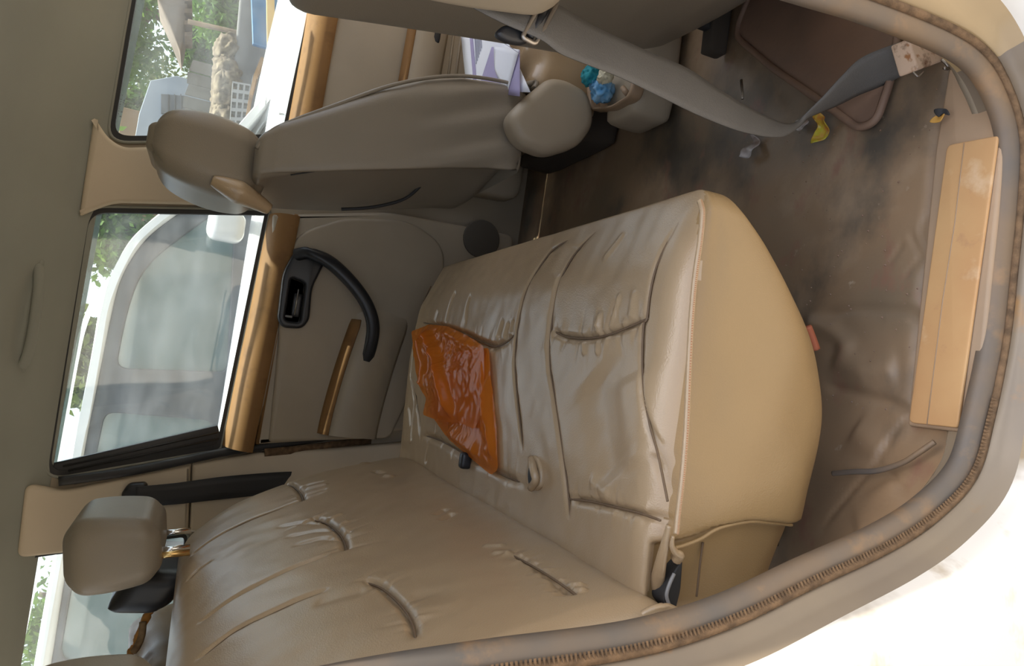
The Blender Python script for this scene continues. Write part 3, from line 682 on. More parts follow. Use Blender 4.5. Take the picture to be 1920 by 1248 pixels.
# headrests of the bench: the far one stands in view, the near one only shows its top
def headrest(name, x, y, z, w, m, parent, ang=.18, dims=(.115, .155)):
    c = np.array([x, y, z]); ca, sa = math.cos(ang), math.sin(ang)
    def f(P, q):
        P = P.copy(); k = q[:, 2]; P[:, 0] *= 1+.10*k; P[:, 0] += .016*(1-k*k)*np.sign(P[:, 0])*.5
        P[:, 1] *= 1-.10*np.clip(k, 0, 1)**2
        R = np.stack([P[:, 0]*ca-P[:, 2]*sa, P[:, 1], P[:, 0]*sa+P[:, 2]*ca], 1)
        return R+c
    o = soft_box(name, (22, 30, 26), (dims[0]/2, w/2, dims[1]/2), .036, f, m, parent)
    return o
hr = headrest('headrest', -.392, .955, .898, .25, M_['leather_shaded'], bench)
for yy, mm in ((.865, 'brass'), (.90, 'chrome'), (1.03, 'chrome')):
    tube('headrest_post', [(-.395, yy, .84), (-.385, yy, .775)], .006, M_[mm], hr, 8)
hr2 = headrest('headrest', -.474, .36, .868, .25, M_['leather_shaded'], bench)
for yy in (.29, .43): tube('headrest_post', [(-.455, yy, .82), (-.43, yy, .76)], .006, M_['chrome'], hr2, 8)

# ---- last-row seat: torn top edge
third = empty('last_row_seat', (-.72, 1.05, 0), 'beige last row seat back with a torn orange foam edge', 'seat')
def third_fn(P, q):
    W = P.copy(); W[:, 0] += -.70; W[:, 1] += 1.02; W[:, 2] += .64
    W[:, 0] -= .05*q[:, 2]
    W[:, 2] += .02*np.cos(W[:, 1]*9)
    W[:, 2] += np.where(q[:, 2] > .5, .012*pnoise(W, 24, 1.5)-.020*smooth01(-.62, -.55, W[:, 0]), 0)
    return W
soft_box('backrest', (24, 40, 24), (.12, .30, .215), .05, third_fn, M_['leather_side'], third)
te = catmull([U(296, 1120, y=1.10), U(278, 1150, y=1.09), U(262, 1185, y=1.08), U(255, 1210, y=1.08), U(244, 1225, y=1.07), U(246, 1260, y=1.06)], 8)
sweep('torn_edge', te, circ(.010, 8, .006), M_['foam'], third, scale=1+.5*RNG.random(len(te)), up=(0, 1, 0))
tube('torn_strip', catmull([U(268, 1165, y=1.07), U(266, 1190, y=1.065), U(258, 1210, y=1.06), U(250, 1222, y=1.06)], 6), .007, M_['rust'], third, 6)
def hr3(P, q):
    P = P.copy(); P[:, 0] += -.50; P[:, 1] += 1.08; P[:, 2] += .835; P[:, 2] -= .02*q[:, 0]; return P
soft_box('headrest', (12, 16, 10), (.042, .10, .055), .03, hr3, M_['black'], third)

# ---- front passenger seat (far left)
fs = empty('front_seat', (.5, 1.06, 0), 'shade-darkened beige leather front passenger seat with orange tag on its back', 'seat')
front_c = np.array([(.40, .775), (.434, .735), (.487, .650), (.545, .560), (.590, .476), (.615, .400), (.628, .320), (.630, .240)])
rear_c = np.array([(.315, .770), (.322, .735), (.338, .650), (.356, .560), (.376, .476), (.396, .400), (.416, .320), (.430, .240)])
FY0, FY1 = .845, 1.275
def fs_fn(P, q):
    h = (P[:, 2]/.27+1)/2; h = np.clip(h, -.02, 1.02); ii = (1-h)*7
    fx = np.interp(ii, range(8), front_c[:, 0]); fz = np.interp(ii, range(8), front_c[:, 1])
    rx = np.interp(ii, range(8), rear_c[:, 0]); rz = np.interp(ii, range(8), rear_c[:, 1])
    s = (P[:, 0]/.08+1)/2
    X = rx+(fx-rx)*s; Z = rz+(fz-rz)*s
    Y = (FY0+FY1)/2+P[:, 1]*(1-.16*smooth01(.55, 1.0, h))
    # rear face is hollowed and the side wing wraps round it
    X = X+np.where(q[:, 0] < -.9, .030*np.cos(q[:, 1]*math.pi/2)*0+.055*smooth01(.55, -1, q[:, 1])*smooth01(1, .3, h)-.0*X, 0)
    W = np.stack([X, Y, Z], 1)
    fold = (q[:, 1] < -.99) & (h < .55)
    W[:, 1] += np.where(fold, .004*np.sin(X*90+Z*40)*smooth01(.55, .2, h), 0)
    return W
soft_box('backrest', (30, 60, 70), (.08, (FY1-FY0)/2, .27), .030, fs_fn, M_['leather_shaded'], fs)
pip = catmull([(x+.001, FY0+.006+.036*smooth01(.55, 1., (z-.24)/.535), z) for x, z in [(.372, .772), (.410, .752), (.44, .715), (.487, .642), (.545, .552), (.586, .472), (.611, .400), (.624, .320), (.626, .250)]], 6)
tube('edge_piping', pip, .004, M_['leather_shaded'], fs, 6)
tube('rear_seam', catmull([U(545, 328, y=.884), U(620, 316, y=.872), U(700, 302, y=.862), U(780, 290, y=.856), U(860, 281, y=.85)], 6), .0015, M_['rubber'], fs, 5)
# torn pocket on the back
pkt = [U(a, b, x=None, y=1.05) for a, b in [(668, 378), (720, 360), (795, 337), (785, 360), (770, 385), (740, 392)]]
G = np.array([[np.array([.345+.02*t, 1.0+.09*s, .62-.16*t]) for s in np.linspace(0, 1, 5)] for t in np.linspace(0, 1, 6)])
tube('pocket_edge', catmull([U(640, 392, y=1.14), U(700, 388, y=1.12), U(760, 372, y=1.08), U(796, 340, y=1.04)], 6), .004, M_['rubber'], fs, 6)
p0 = U(820, 284, y=.93); p1 = U(858, 302, y=.93)
g = [U(819, 285, y=.905), U(859, 283, y=.905), U(860, 299, y=.93), U(821, 301, y=.93)]
g = [a+np.array([-.004, -.002, 0]) for a in g]
tg = mesh('fabric_tag', g+[a+np.array([.002, .002, 0]) for a in g], [(0, 1, 2, 3), (4, 5, 6, 7), (0, 1, 5, 4), (1, 2, 6, 5), (2, 3, 7, 6), (3, 0, 4, 7)], M_['tag'], fs, False, 'small orange fabric tag')
# headrest of the front seat: big oval pad seen from its side, loose cover at its foot
def fhr(P, q):
    r = np.sqrt(np.clip(1-.62*(q[:, 2]+.12)**2, .05, 1)); X = P[:, 0]*r; Z = P[:, 2]
    Y = P[:, 1]*np.sqrt(np.clip(1-.30*q[:, 2]**2, .2, 1))
    return np.stack([.362+X+.10*Z, 1.06+Y, .856+Z], 1)
fh = soft_box('headrest', (26, 34, 30), (.078, .135, .112), .045, fhr, M_['leather_shaded'], fs)
fc = catmull([U(398, 338, y=.93), U(430, 352, y=.93), U(470, 372, y=.94), U(505, 392, y=.95)], 8)
sweep('loose_cover', fc, circ(.024, 14, .020), M_['leather'], fs, up=(0, 1, 0), scale=np.concatenate([np.linspace(.5, 1.15, 12), np.linspace(1.15, .55, len(fc)-12)]))
for yy in (.99, 1.13): tube('headrest_post', [(.335, yy, .80), (.365, yy, .74)], .007, M_['steel'], fh, 8)
# seat cushion, hinge cover
def fcs(P, q):
    W = P.copy(); W[:, 0] += .83; W[:, 1] += 1.05; W[:, 2] += .18+.02*q[:, 0]; W[:, 2] += .008*np.sin(W[:, 0]*70+W[:, 1]*30)*np.exp(-((W[:, 1]-.86)/.07)**2); return W
soft_box('seat_cushion', (40, 30, 12), (.23, .215, .085), .04, fcs, M_['leather'], fs)
hc = round_poly([(p[0], p[2]) for p in [U(a, b, y=.79) for a, b in [(952, 218), (985, 182), (1032, 143), (1062, 146), (1108, 172), (1118, 230), (1090, 272), (1030, 290), (975, 268)]]], .025, 6)
plate('hinge_cover', hc, M_['trim_dark'], fs, (), .785, .85, .022, bres=5)
sweep('cover_fold', catmull([U(975, 172, y=.86), U(985, 160, y=.86), U(1003, 158, y=.85), U(1000, 168, y=.845)], 6), circ(.012, 10, .007), M_['leather_shaded'], fs, up=(0, 1, 0))
rbox('seat_base', (.76, 1.06, .055), (.38, .36, .11), .02, M_['carpet'], fs)

# ---- driver seat (near right): only the foot of its back and the rails show
ds = empty('driver_seat', (.72, .38, 0), 'shade-darkened beige leather driver seat seen low behind the hanging belt', 'seat')
def dsf(P, q):
    W = P.copy(); h = (q[:, 2]+1)/2
    W[:, 0] += .685-.10*h**1.2; W[:, 1] += .375; W[:, 2] += .435
    low = smooth01(.30, 0, h); W[:, 0] += .05*low
    W[:, 2] -= np.where(h < .2, .03*np.cos(q[:, 1]*1.4), 0)
    return W
soft_box('backrest', (20, 40, 40), (.075, .235, .345), .05, dsf, M_['leather_shaded'], ds)
def dsc(P, q):
    W = P.copy(); W[:, 0] += .93; W[:, 1] += .375; W[:, 2] += .19; return W
soft_box('seat_cushion', (20, 20, 10), (.25, .225, .08), .04, dsc, M_['leather_shaded'], ds)
for yy in (.24, .52):
    rbox('seat_rail', (.90, yy, .025), (.50, .035, .04), .006, M_['carpet'], ds)
    rbox('rail_riser', (.84, yy, .075), (.30, .02, .08), .005, M_['rubber'], ds)
tube('rail_glint', [U(1390, 150, y=.42), U(1392, 185, y=.40)], .0025, M_['steel'], ds, 6)

# ---- centre console with a tray
con = empty('centre_console', (.75, .72, 0), 'low taupe centre console with an open tan tray', 'console')
rbox('console_body', (.86, .715, .055), (.60, .13, .11), .03, M_['trim_dark'], con, (10, 6, 6))
tr_o = round_poly([U(a, b, z=.115)[:2] for a, b in [(1108, 208), (1150, 205), (1188, 182), (1196, 150), (1150, 110), (1096, 120)]], .02, 5)
tr_c = np.mean(tr_o, 0); tr_i = [tr_c+(p-tr_c)*.86 for p in tr_o]
plate('tray_rim', tr_o, M_['tray'], con, [tr_i], .095, .122, .005, axis='z')
plate('tray_floor', tr_i, M_['tray'], con, (), .090, .098, 0, axis='z')
tube('tray_finger_rib', [U(1168, 165, z=.12), U(1176, 176, z=.12)], .006, M_['tray'], con, 8)
#==PART4==
# ================================================================== THINGS IN THE CABIN
def ctop(X, Y):
    return ZT+.012*math.sin(min(max((X-CX0)/(CX1-CX0), 0), 1)*math.pi)-.020*float(smooth01(.14, .26, X))-.05*float(smooth01(1.12, 1.29, Y))**2
# ---- orange carrier bag
def film(name, pxs, m, parent, lift, amp, seed, folds=(), nr=46, na=200):
    o2 = round_poly([U(a, b, z=ZT+.012)[:2] for a, b in pxs], .010, 4)
    L = np.concatenate([[0], np.cumsum(np.linalg.norm(np.diff(np.vstack([o2, o2[:1]]), axis=0), axis=1))])
    tt = np.linspace(0, L[-1], na, endpoint=False); oc = np.vstack([o2, o2[:1]])
    o2 = np.stack([np.interp(tt, L, oc[:, 0]), np.interp(tt, L, oc[:, 1])], 1); c = o2.mean(0)
    rr = np.linspace(.02, 1, nr); P = (c+(o2[None]-c)*rr[:, None, None]).reshape(-1, 2)
    W = np.stack([P[:, 0], P[:, 1], 0*P[:, 0]], 1)
    Wr = W@np.array([[.8, -.6, 0], [.6, .8, 0], [0, 0, 1]])*np.array([1.0, .45, 1.0])
    r1 = 1-np.abs(pnoise(Wr, 16, seed))*3; r2 = 1-np.abs(pnoise(W[:, [1, 0, 2]]*np.array([1, .6, 1]), 38, seed+3))*3; r3 = 1-np.abs(pnoise(Wr, 90, seed+5))*3
    h = amp*(.34*np.clip(r1, -.4, 1)+(.38*np.clip(r2, -.3, 1)**2+.20*np.clip(r3, -.3, 1)**2)*(.25+.75*smooth01(-.25, .25, pnoise(W, 6, seed+8))))
    for f, w, d in folds:
        h -= groove(P, np.array([U(a, b, z=ZT+.012)[:2] for a, b in f]), w, d)
    edge = np.repeat(smooth01(1.0, .80, rr), na)
    base = np.array([ctop(x, y) for x, y in P])
    Z = base+.004+lift+np.maximum(h, -.002)*(.30+.70*edge)
    V = np.stack([P[:, 0], P[:, 1], Z], 1)
    F_ = grid_faces(nr, na, False, True)+[tuple(range(na))]
    return mesh(name, V, F_, m, parent, True)
bag = empty('plastic_bag', tuple(U(850, 740, z=ZT+.012)), 'crumpled translucent orange plastic carrier bag on the bench seat', 'bag')
film('lower_film', [(806, 770), (835, 815), (872, 848), (905, 878), (920, 890), (934, 880), (934, 800), (928, 720), (920, 652), (860, 660), (825, 720)], M_['bag'], bag, .0, .006, 11.0,
     [([(915, 660), (918, 740), (914, 830)], .010, .012), ([(925, 690), (922, 780), (928, 860)], .010, .012), ([(840, 815), (900, 850)], .02, .010)])
film('upper_film', [(780, 622), (812, 609), (850, 613), (890, 632), (918, 650), (921, 710), (915, 770), (900, 806), (868, 792), (838, 792), (800, 778), (808, 748), (792, 720), (785, 670)], M_['bag'], bag, .007, .012, 4.0,
     [([(812, 612), (830, 660), (845, 710), (860, 790)], .012, .022), ([(800, 630), (806, 690), (800, 730)], .014, .014), ([(918, 652), (880, 645), (840, 620)], .008, .006)])

# ---- near seat belt: webbing, sliding tongue, rusty anchor cover
sb = empty('seat_belt', tuple(U(1500, 232, y=.19)), 'grey brown seat belt looping down from the near pillar to a rusty anchor', 'seat belt')
ue = [(905, -60), (985, -22), (1047, 10), (1104, 44), (1155, 69), (1216, 97), (1288, 128), (1350, 169), (1416, 208), (1468, 231), (1492, 229), (1509, 214), (1542, 182), (1576, 145), (1616, 108), (1684, 80), (1720, 70)]
le = [(860, 0), (940, 42), (1014, 74), (1050, 100), (1098, 120), (1165, 146), (1250, 187), (1319, 220), (1395, 248), (1462, 257), (1498, 238), (1517, 220), (1569, 198), (1610, 178), (1655, 160), (1704, 136), (1740, 124)]
yu = [.150, .145, .14, .145, .15, .155, .165, .175, .185, .195, .198, .19, .17, .15, .13, .095, .085]
yl = [.135, .13, .125, .13, .135, .14, .150, .160, .170, .180, .192, .195, .185, .165, .14, .10, .088]
A = catmull([U(a, b, y=y) for (a, b), y in zip(ue, yu)], 6); Bq = catmull([U(a, b, y=y) for (a, b), y in zip(le, yl)], 6)
G = np.array([[A[i]+(Bq[i]-A[i])*t+np.array([0, -.003*math.sin(t*math.pi), 0]) for t in np.linspace(0, 1, 7)] for i in range(len(A))])
grid('webbing', G, M_['belt'], sb, thick=.0016)
tn = [U(a, b, y=.128) for a, b in [(1020, -4), (1046, 4), (1004, 83), (979, 70)]]
lp = round_poly(tn, .004, 4)
tongue = tube('tongue', lp, .0028, M_['steel'], sb, 8, True, up=(0, 1, 0))
mid = [U(a, b, y=.130) for a, b in [(1026, 4), (1034, 6), (997, 72), (990, 68)]]
tube('tongue_bar', [(mid[0]+mid[1])/2, (mid[2]+mid[3])/2], .0042, M_['black'], tongue, 8)
ov = round_poly([(U(a, b, y=.14)[0], U(a, b, y=.14)[2]) for a, b in [(922, 66), (945, 46), (985, 60), (992, 80), (975, 86), (948, 82)]], .010, 5)
plate('tongue_grip', ov, M_['black'], tongue, (), .132, .145, .005)
an = round_poly([(U(a, b, y=.075)[0], U(a, b, y=.075)[2]) for a, b in [(1687, 79), (1728, 68), (1786, 108), (1704, 138)]], [.003, .003, .004, .003], 3)
cov = plate('anchor_cover', an, M_['rusty_cover'], sb, (), .062, .090, .003, label='rusty white anchor cover')
tube('cover_wire', catmull([U(1712, 135, y=.062), U(1722, 143, y=.058), U(1732, 135, y=.062)], 6), .0012, M_['steel'], cov, 5)
tube('anchor_hook', catmull([U(1766, 112, y=.06), U(1775, 120, y=.055), U(1778, 128, y=.055), U(1770, 128, y=.055)], 4), .0022, M_['steel'], cov, 6)

# ---- near B-pillar cover (its rear edge closes the top of the view)
bp = plate('pillar_trim', round_poly([(.352, .78), (.372, .62), (.392, .52), (.47, .50), (.52, .60), (.50, 1.07), (.30, 1.07)], [.03, .03, .03, .03, .03, .02, .02], 5), M_['trim_dark'], wr, (), -.012, .14, .03, bres=4)

# ---- far seat belt on the rear pillar, black webbing doubling as recess shade
sb2 = empty('seat_belt', tuple(UW(240, 925, -.05)), 'black seat belt on the far rear pillar, its webbing doubling as recess shade', 'seat belt')
gd = round_poly([(UW(a, b, -.06)[0], UW(a, b, -.06)[2]) for a, b in [(224, 930), (240, 908), (275, 905), (280, 950), (235, 950)]], .010, 5)
plate('belt_guide', gd, M_['black'], sb2, (), 1.345, 1.375, .009)
A = catmull([UW(255, 912, -.06), UW(330, 905, -.055), UW(420, 893, -.05), UW(520, 885, -.05), UW(640, 880, -.06)], 6); Bq = catmull([UW(255, 950, -.06), UW(330, 945, -.055), UW(420, 935, -.05), UW(520, 925, -.05), UW(640, 915, -.06)], 6)
grid('webbing', np.array([[A[i]+(Bq[i]-A[i])*t for t in np.linspace(0, 1, 4)] for i in range(len(A))]), M_['rubber'], sb2, thick=.002)

# ---- papers in the door pocket
ZP = .290
def sheet(name, pxs, dz, label, m='paper'):
    A, B_, C_, D_ = [U(a, b, z=ZP+dz) for a, b in pxs]
    G = np.array([[A+(B_-A)*s+(D_-A)*t+(A-B_+C_-D_)*s*t+np.array([0, 0, .004*math.sin(s*3+t)]) for t in np.linspace(0, 1, 8)] for s in np.linspace(0, 1, 8)])
    o = grid(name, G, M_[m], None, thick=.0008); tag(o, label, 'paper', 'papers on the front passenger seat'); return o
def printed(parent, pxs, dz, m):
    pts = [U(a, b, z=ZP+dz) for a, b in pxs]; n = len(pts)
    return mesh('printed_area', pts+[p-np.array([0, 0, .0006]) for p in pts], [tuple(range(n)), tuple(range(n, 2*n))]+[(k, (k+1) % n, n+(k+1) % n, n+k) for k in range(n)], M_[m], parent, False)
sh1 = sheet('paper_sheet', [(864, 64), (940, 50), (992, 172), (878, 172)], .0, 'white printed sheet with a lilac stripe lying on the front seat')
printed(sh1, [(880, 63), (885, 62), (893, 150), (887, 150)], .006, 'lilac')
for k in range(6): printed(sh1, [(889+k*2.2, 66), (890.1+k*2.2, 66), (893+k*2.0, 120-6*k), (892+k*2.0, 120-6*k)], .006, 'ink')
sh2 = sheet('paper_sheet', [(922, 88), (975, 94), (972, 180), (898, 172)], .008, 'lilac leaflet under a small white sheet', 'lilac')
sh3 = sheet('paper_sheet', [(926, 87), (974, 93), (948, 176), (930, 130)], .012, 'small white sheet on top of the lilac leaflet')
tube('loose_thread', catmull([U(914, 54, z=.31), U(922, 66, z=.312), U(934, 74, z=.312), U(950, 84, z=.312), U(974, 100, z=.312)], 6), .0008, M_['ink'], sh3, 5)

# ---- bundled cloths in the console tray
def blob(name, c, size, seed, m, parent, amp=.35):
    bm = bmesh.new(); bmesh.ops.create_icosphere(bm, subdivisions=4, radius=1)
    for v in bm.verts:
        p = v.co.copy(); k = 1+amp*(1-2.2*abs(mnoise.noise(p*1.6+Vector((seed, 0, 0)))))+.16*(1-2*abs(mnoise.noise(p*4+Vector((0, seed, 0)))))
        v.co = Vector((p.x*size[0]*k+c[0], p.y*size[1]*k+c[1], p.z*size[2]*k+c[2]))
    V = [tuple(v.co) for v in bm.verts]; F_ = [[v.index for v in f.verts] for f in bm.faces]; bm.free()
    return mesh(name, V, F_, m, parent)
cl = empty('cloth_bundle', tuple(U(1128, 168, z=.10)), 'crumpled blue and teal cloth bundle in the console tray', 'cloth')
blob('teal_fold', U(1108, 142, z=.145), (.017, .018, .015), 1.0, M_['teal'], cl)
blob('cream_fold', U(1135, 144, z=.140), (.013, .014, .012), 2.0, M_['cream_cloth'], cl)
blob('blue_fold', U(1130, 172, z=.130), (.020, .022, .017), 3.0, M_['blue'], cl)
blob('blue_fold', U(1120, 158, z=.130), (.012, .016, .013), 6.0, M_['blue'], cl)

# ---- rubber mat in front, litter on the floor
mo = [U(a, b, z=.006)[:2] for a, b in [(1672, 150), (1645, 228), (1612, 242), (1562, 205), (1450, 128), (1378, 66), (1420, -40), (1700, -20)]]
mo = round_poly(mo, [.02, .03, .03, .03, .03, .03, .03, .03], 5)
mt = plate('floor_mat', mo, M_['mat'], None, (), .000, .007, .003, axis='z'); tag(mt, 'brown rubber floor mat with raised rim beneath the seat belt', 'mat')
tube('raised_rim', [(p[0], p[1], .008) for p in mo], .006, M_['mat'], mt, 6, True)
def crumple(name, pxs, m, label, cat, amp=.006, seed=0.0, z=.004):
    P = catmull([U(a, b, z=z) for a, b in pxs], 8, True); c = P.mean(0); rr = np.linspace(.05, 1, 8); n = len(P)
    W = (c+(P[None]-c)*rr[:, None, None]).reshape(-1, 3)
    W[:, 2] += amp*(.6+pnoise(W, 60, seed)*1.6)+.002; W[:, 2] = np.maximum(W[:, 2], .003)
    o = mesh(name, W, grid_faces(8, n, False, True)+[tuple(range(n))], m, None); o.modifiers.new('solid', 'SOLIDIFY').thickness = .001
    return tag(o, label, cat)
crumple('snack_wrapper', [(1538, 212), (1550, 215), (1558, 232), (1553, 250), (1538, 268), (1529, 270), (1537, 246), (1541, 230)], M_['yellow_w'], 'shiny yellow and red wrapper on the floor below the belt', 'wrapper', .010, 3)
crumple('clear_wrapper', [(1416, 252), (1424, 262), (1420, 285), (1408, 298), (1396, 296), (1397, 288), (1408, 276)], M_['clear_w'], 'crumpled silvery wrapper beside the belt loop', 'wrapper', .010, 5)
crumple('paper_scrap', [(1492, 232), (1512, 224), (1520, 230), (1508, 242), (1496, 245)], M_['clear_w'], 'tiny pale scrap just under the belt twist', 'scrap', .004, 8)
crumple('dry_leaf', [(1753, 232), (1762, 218), (1776, 212), (1780, 220), (1772, 232)], M_['leaf_dry'], 'small orange dry leaf on the floor near the sill', 'leaf', .006, 2)
crumple('mud_lump', [(1764, 210), (1784, 208), (1788, 218), (1776, 216), (1768, 222)], M_['rubber'], 'dark mud lump behind the dry leaf', 'mud', .006, 12)
V, F_ = [], []
for k in range(110):
    x, y = RNG.uniform(.02, .46), RNG.uniform(.06, .34); r = RNG.uniform(.0006, .0016); o = len(V); z0 = .001
    V += [(x-r, y-r, z0), (x+r, y-r*.6, z0), (x+r*.7, y+r, z0), (x-r*.8, y+r*.9, z0), (x, y, z0+r*1.5)]
    F_ += [(o, o+1, o+4), (o+1, o+2, o+4), (o+2, o+3, o+4), (o+3, o, o+4), (o, o+1, o+2, o+3)]
cr = mesh('dirt_crumbs', V, F_, M_['mat'], None, False); tag(cr, 'fine brown dirt crumbs scattered over the floor', 'dirt', None, 'stuff')
cb = tube('floor_cable', catmull([U(1562, 887, z=.022), U(1600, 884, z=.022), U(1645, 882, z=.022), U(1690, 868, z=.022), U(1720, 850, z=.020), U(1752, 828, z=.014)], 8), .0036, M_['strip'], None, 8)
tag(cb, 'thin dusty cable lying across the vinyl behind the seat side', 'cable')
sr = tube('torn_strap', catmull([U(1514, 612, z=.05), U(1522, 632, z=.04), U(1530, 655, z=.03)], 5), .006, M_['tag'], None, 6); tag(sr, 'short red brown strap end poking from under the bench', 'strap')

# ---- grab handle on the headliner
gh = empty('grab_handle', (0, 1.30, 1.15), 'beige folding grab handle on the headliner above the rear window', 'handle')
hp = catmull([(.115, 1.318, 1.176), (.10, 1.296, 1.163), (.05, 1.288, 1.155), (-.05, 1.288, 1.152), (-.10, 1.296, 1.158), (-.115, 1.318, 1.172)], 8)
sweep('grip', hp, circ(.011, 10, .008), M_['headliner'], gh)
for xx in (.112, -.112): rbox('mount', (xx, 1.318, 1.172), (.034, .03, .03), .010, M_['headliner'], gh)
#==PART5==
# ================================================================== OUTSIDE
GZ = -.52
M_['ground'] = mat('dusty_ground', (.36, .31, .25), .9, col2=(.28, .245, .20), vscale=1.2, bump=.4, bscale=12)
M_['car_white'] = mat('parked_car_white', (.80, .80, .79), .25, coat=.4)
M_['car_frame'] = mat('grey_window_frame', (.075, .08, .085), .45)
M_['car_glass'] = mat('parked_car_glass', (.10, .16, .16), .06, spec=.8, coat=.3)
M_['car_dark'] = mat('parked_car_cabin', (.05, .06, .065), .7)
M_['leaves'] = mat('green_leaves', (.07, .16, .020), .6, col2=(.14, .235, .035), vscale=1.6)
M_['leaves2'] = mat('olive_leaves', (.085, .125, .03), .6, col2=(.16, .20, .06), vscale=1.6)
for k in ('leaves', 'leaves2'):
    nt = M_[k].node_tree; b = nt.nodes['Principled BSDF']; tl = nt.nodes.new('ShaderNodeBsdfTranslucent'); mx = nt.nodes.new('ShaderNodeMixShader'); mx.inputs[0].default_value = .45
    src = b.inputs['Base Color'].links[0].from_socket; nt.links.new(src, tl.inputs[0])
    nt.links.new(b.outputs[0], mx.inputs[1]); nt.links.new(tl.outputs[0], mx.inputs[2]); nt.links.new(mx.outputs[0], nt.nodes['Material Output'].inputs[0])
M_['bark'] = mat('bark', (.16, .11, .07), .9, var=.4, vscale=12, bump=.6, bscale=30)
M_['wall_pale'] = mat('pale_wall', (.30, .33, .37), .8, var=.1, vscale=2)
M_['wall_dark'] = mat('grey_window', (.18, .18, .18), .6, var=.3, vscale=6)
M_['tin'] = mat('weathered_tin', (.20, .185, .155), .6, var=.25, vscale=3)
M_['mud'] = mat('orange_wall', (.32, .20, .11), .9, var=.2, vscale=3)
M_['eave'] = mat('brown_roofing', (.18, .135, .10), .9, var=.35, vscale=5)
M_['conc'] = mat('grey_concrete', (.17, .165, .16), .9, var=.2, vscale=3)
M_['rubble'] = mat('straw_rubble', (.24, .19, .125), .95, col2=(.09, .065, .045), vscale=14, bump=.8, bscale=20)
M_['block'] = mat('pale_block', (.36, .35, .33), .9)
M_['bluep'] = mat('blue_paint', (.045, .16, .33), .5, var=.3, vscale=6)
M_['yellowp'] = mat('yellow_wood', (.55, .36, .12), .6)
M_['wood'] = mat('split_wood', (.34, .20, .09), .8, var=.4, vscale=10)

gr = plate('ground', [(-30, -14), (30, -14), (30, 30), (-30, 30)], M_['ground'], None, (), GZ-.1, GZ, axis='z'); tag(gr, 'pale dusty ground outside the car', None, None, 'structure')

# ---- white car parked alongside
YC = 2.35
def cp(pts, y=YC): return [(U(a, b, y=y)[0], U(a, b, y=y)[2]) for a, b in pts]
car = empty('parked_car', (.2, 3.1, GZ), 'white parked car with roof rail standing beside the rear window', 'car')
o_out = cp([(330, 372), (292, 405), (259, 434), (238, 459), (217, 497), (201, 534), (186, 580), (176, 638), (163, 713), (151, 780), (134, 859)])
o_in = cp([(372, 372), (330, 403), (280, 442), (247, 484), (224, 530), (209, 588), (192, 672), (180, 734), (157, 855)])
rear_o = (-2.0, o_out[-1][1]-.01); rear_i = (-2.0, o_in[-1][1]-.02)
band = [tuple(p) for p in catmull([(1.02, .70)]+[(.72, .86)]+o_out+[(-1.2, o_out[-1][1]+.005), rear_o], 5)]+[tuple(p) for p in catmull([rear_i, (-1.2, o_in[-1][1]-.01)]+o_in[::-1]+[(.66, .85), (.94, .70)], 5)]
plate('roof_band', band, M_['car_white'], car, (), YC-.03, YC+.12, .03, bres=3)
# roof and far pillar line
rf = [U(176, 638, y=YC)[2]+.0]
xs_ = np.linspace(-2.0, .16, 12)
zt = np.interp(xs_, [-2.0, -.47, -.056, .1, .16], [o_out[-1][1]-.01, o_out[-1][1], 1.16, 1.145, 1.135])
grid('roof', np.array([[(x, YC+.05+1.35*s, z+.05*math.sin(s*math.pi)-.01) for s in np.linspace(0, 1, 10)] for x, z in zip(xs_, zt)]), M_['car_white'], car, thick=.03)
# grey door frames with two window openings
g1 = round_poly(cp([(440, 402), (388, 409), (330, 451), (288, 484), (259, 522), (240, 576), (228, 630), (217, 690), (425, 697)]), [.02, .01, .05, .08, .08, .08, .08, .04, .03], 5)
g2 = round_poly(cp([(196, 772), (180, 850), (150, 1000), (360, 1020), (398, 788)]), [.04, .05, .05, .04, .03], 5)
g3 = round_poly(cp([(140, 1065), (110, 1240), (330, 1270), (352, 1075)]), [.04, .05, .04, .03], 5)
fr = [tuple(p) for p in catmull(o_in[1:], 4)]+[(-1.95, o_in[-1][1]-.02), (-1.95, .66), (.62, .66)]
plate('door_frame', fr, M_['car_frame'], car, [g1, g2, g3], YC+.0, YC+.035, .006)
for gname, g in (('front_glass', g1), ('rear_glass', g2), ('quarter_glass', g3)):
    plate(gname, g, M_['car_glass'], car, (), YC+.02, YC+.026, 0)
# lower body, shut lines, bonnet, nose
prof = [(2.27, .715), (2.245, .69), (2.225, .60), (2.215, .45), (2.22, .10), (2.25, -.20), (2.30, -.28), (3.70, -.28), (3.78, .45), (3.70, .70)]
bx_ = np.concatenate([np.linspace(-2.1, .9, 16), np.linspace(1.05, 1.95, 10)])
G = np.array([[(x, y+(.05*smooth01(1.5, 2.0, x)*(1 if y < 3 else -1)), z-.030*smooth01(.9, 2.0, x)*(z > .3)) for y, z in prof] for x in bx_])
grid('lower_body', G, M_['car_white'], car, cv=True)
for (a, b) in (((420, 700), (440, 722)), ((398, 788), (420, 795))): pass
tube('shut_line', [(U(436, 730, y=2.26)[0], 2.243, .68), (U(436, 730, y=2.26)[0], 2.222, .2)], .004, M_['car_frame'], car, 6)
tube('shut_line', [(.86, 2.243, .68), (.88, 2.222, .2)], .004, M_['car_frame'], car, 6)
G = np.array([[(x, 2.30+1.38*s, .70+.05*math.sin(s*math.pi)**.6-.045*smooth01(1.0, 2.0, x)) for s in np.linspace(0, 1, 14)] for x in np.linspace(.86, 1.98, 14)])
grid('bonnet', G, M_['car_white'], car, thick=.02)
ws = np.array([[(.98-.84*t, 2.46+1.10*s+.0*t, .735+.40*t) for s in np.linspace(0, 1, 6)] for t in np.linspace(0, 1, 6)])
grid('windscreen', ws, M_['car_glass'], car, thick=.006)
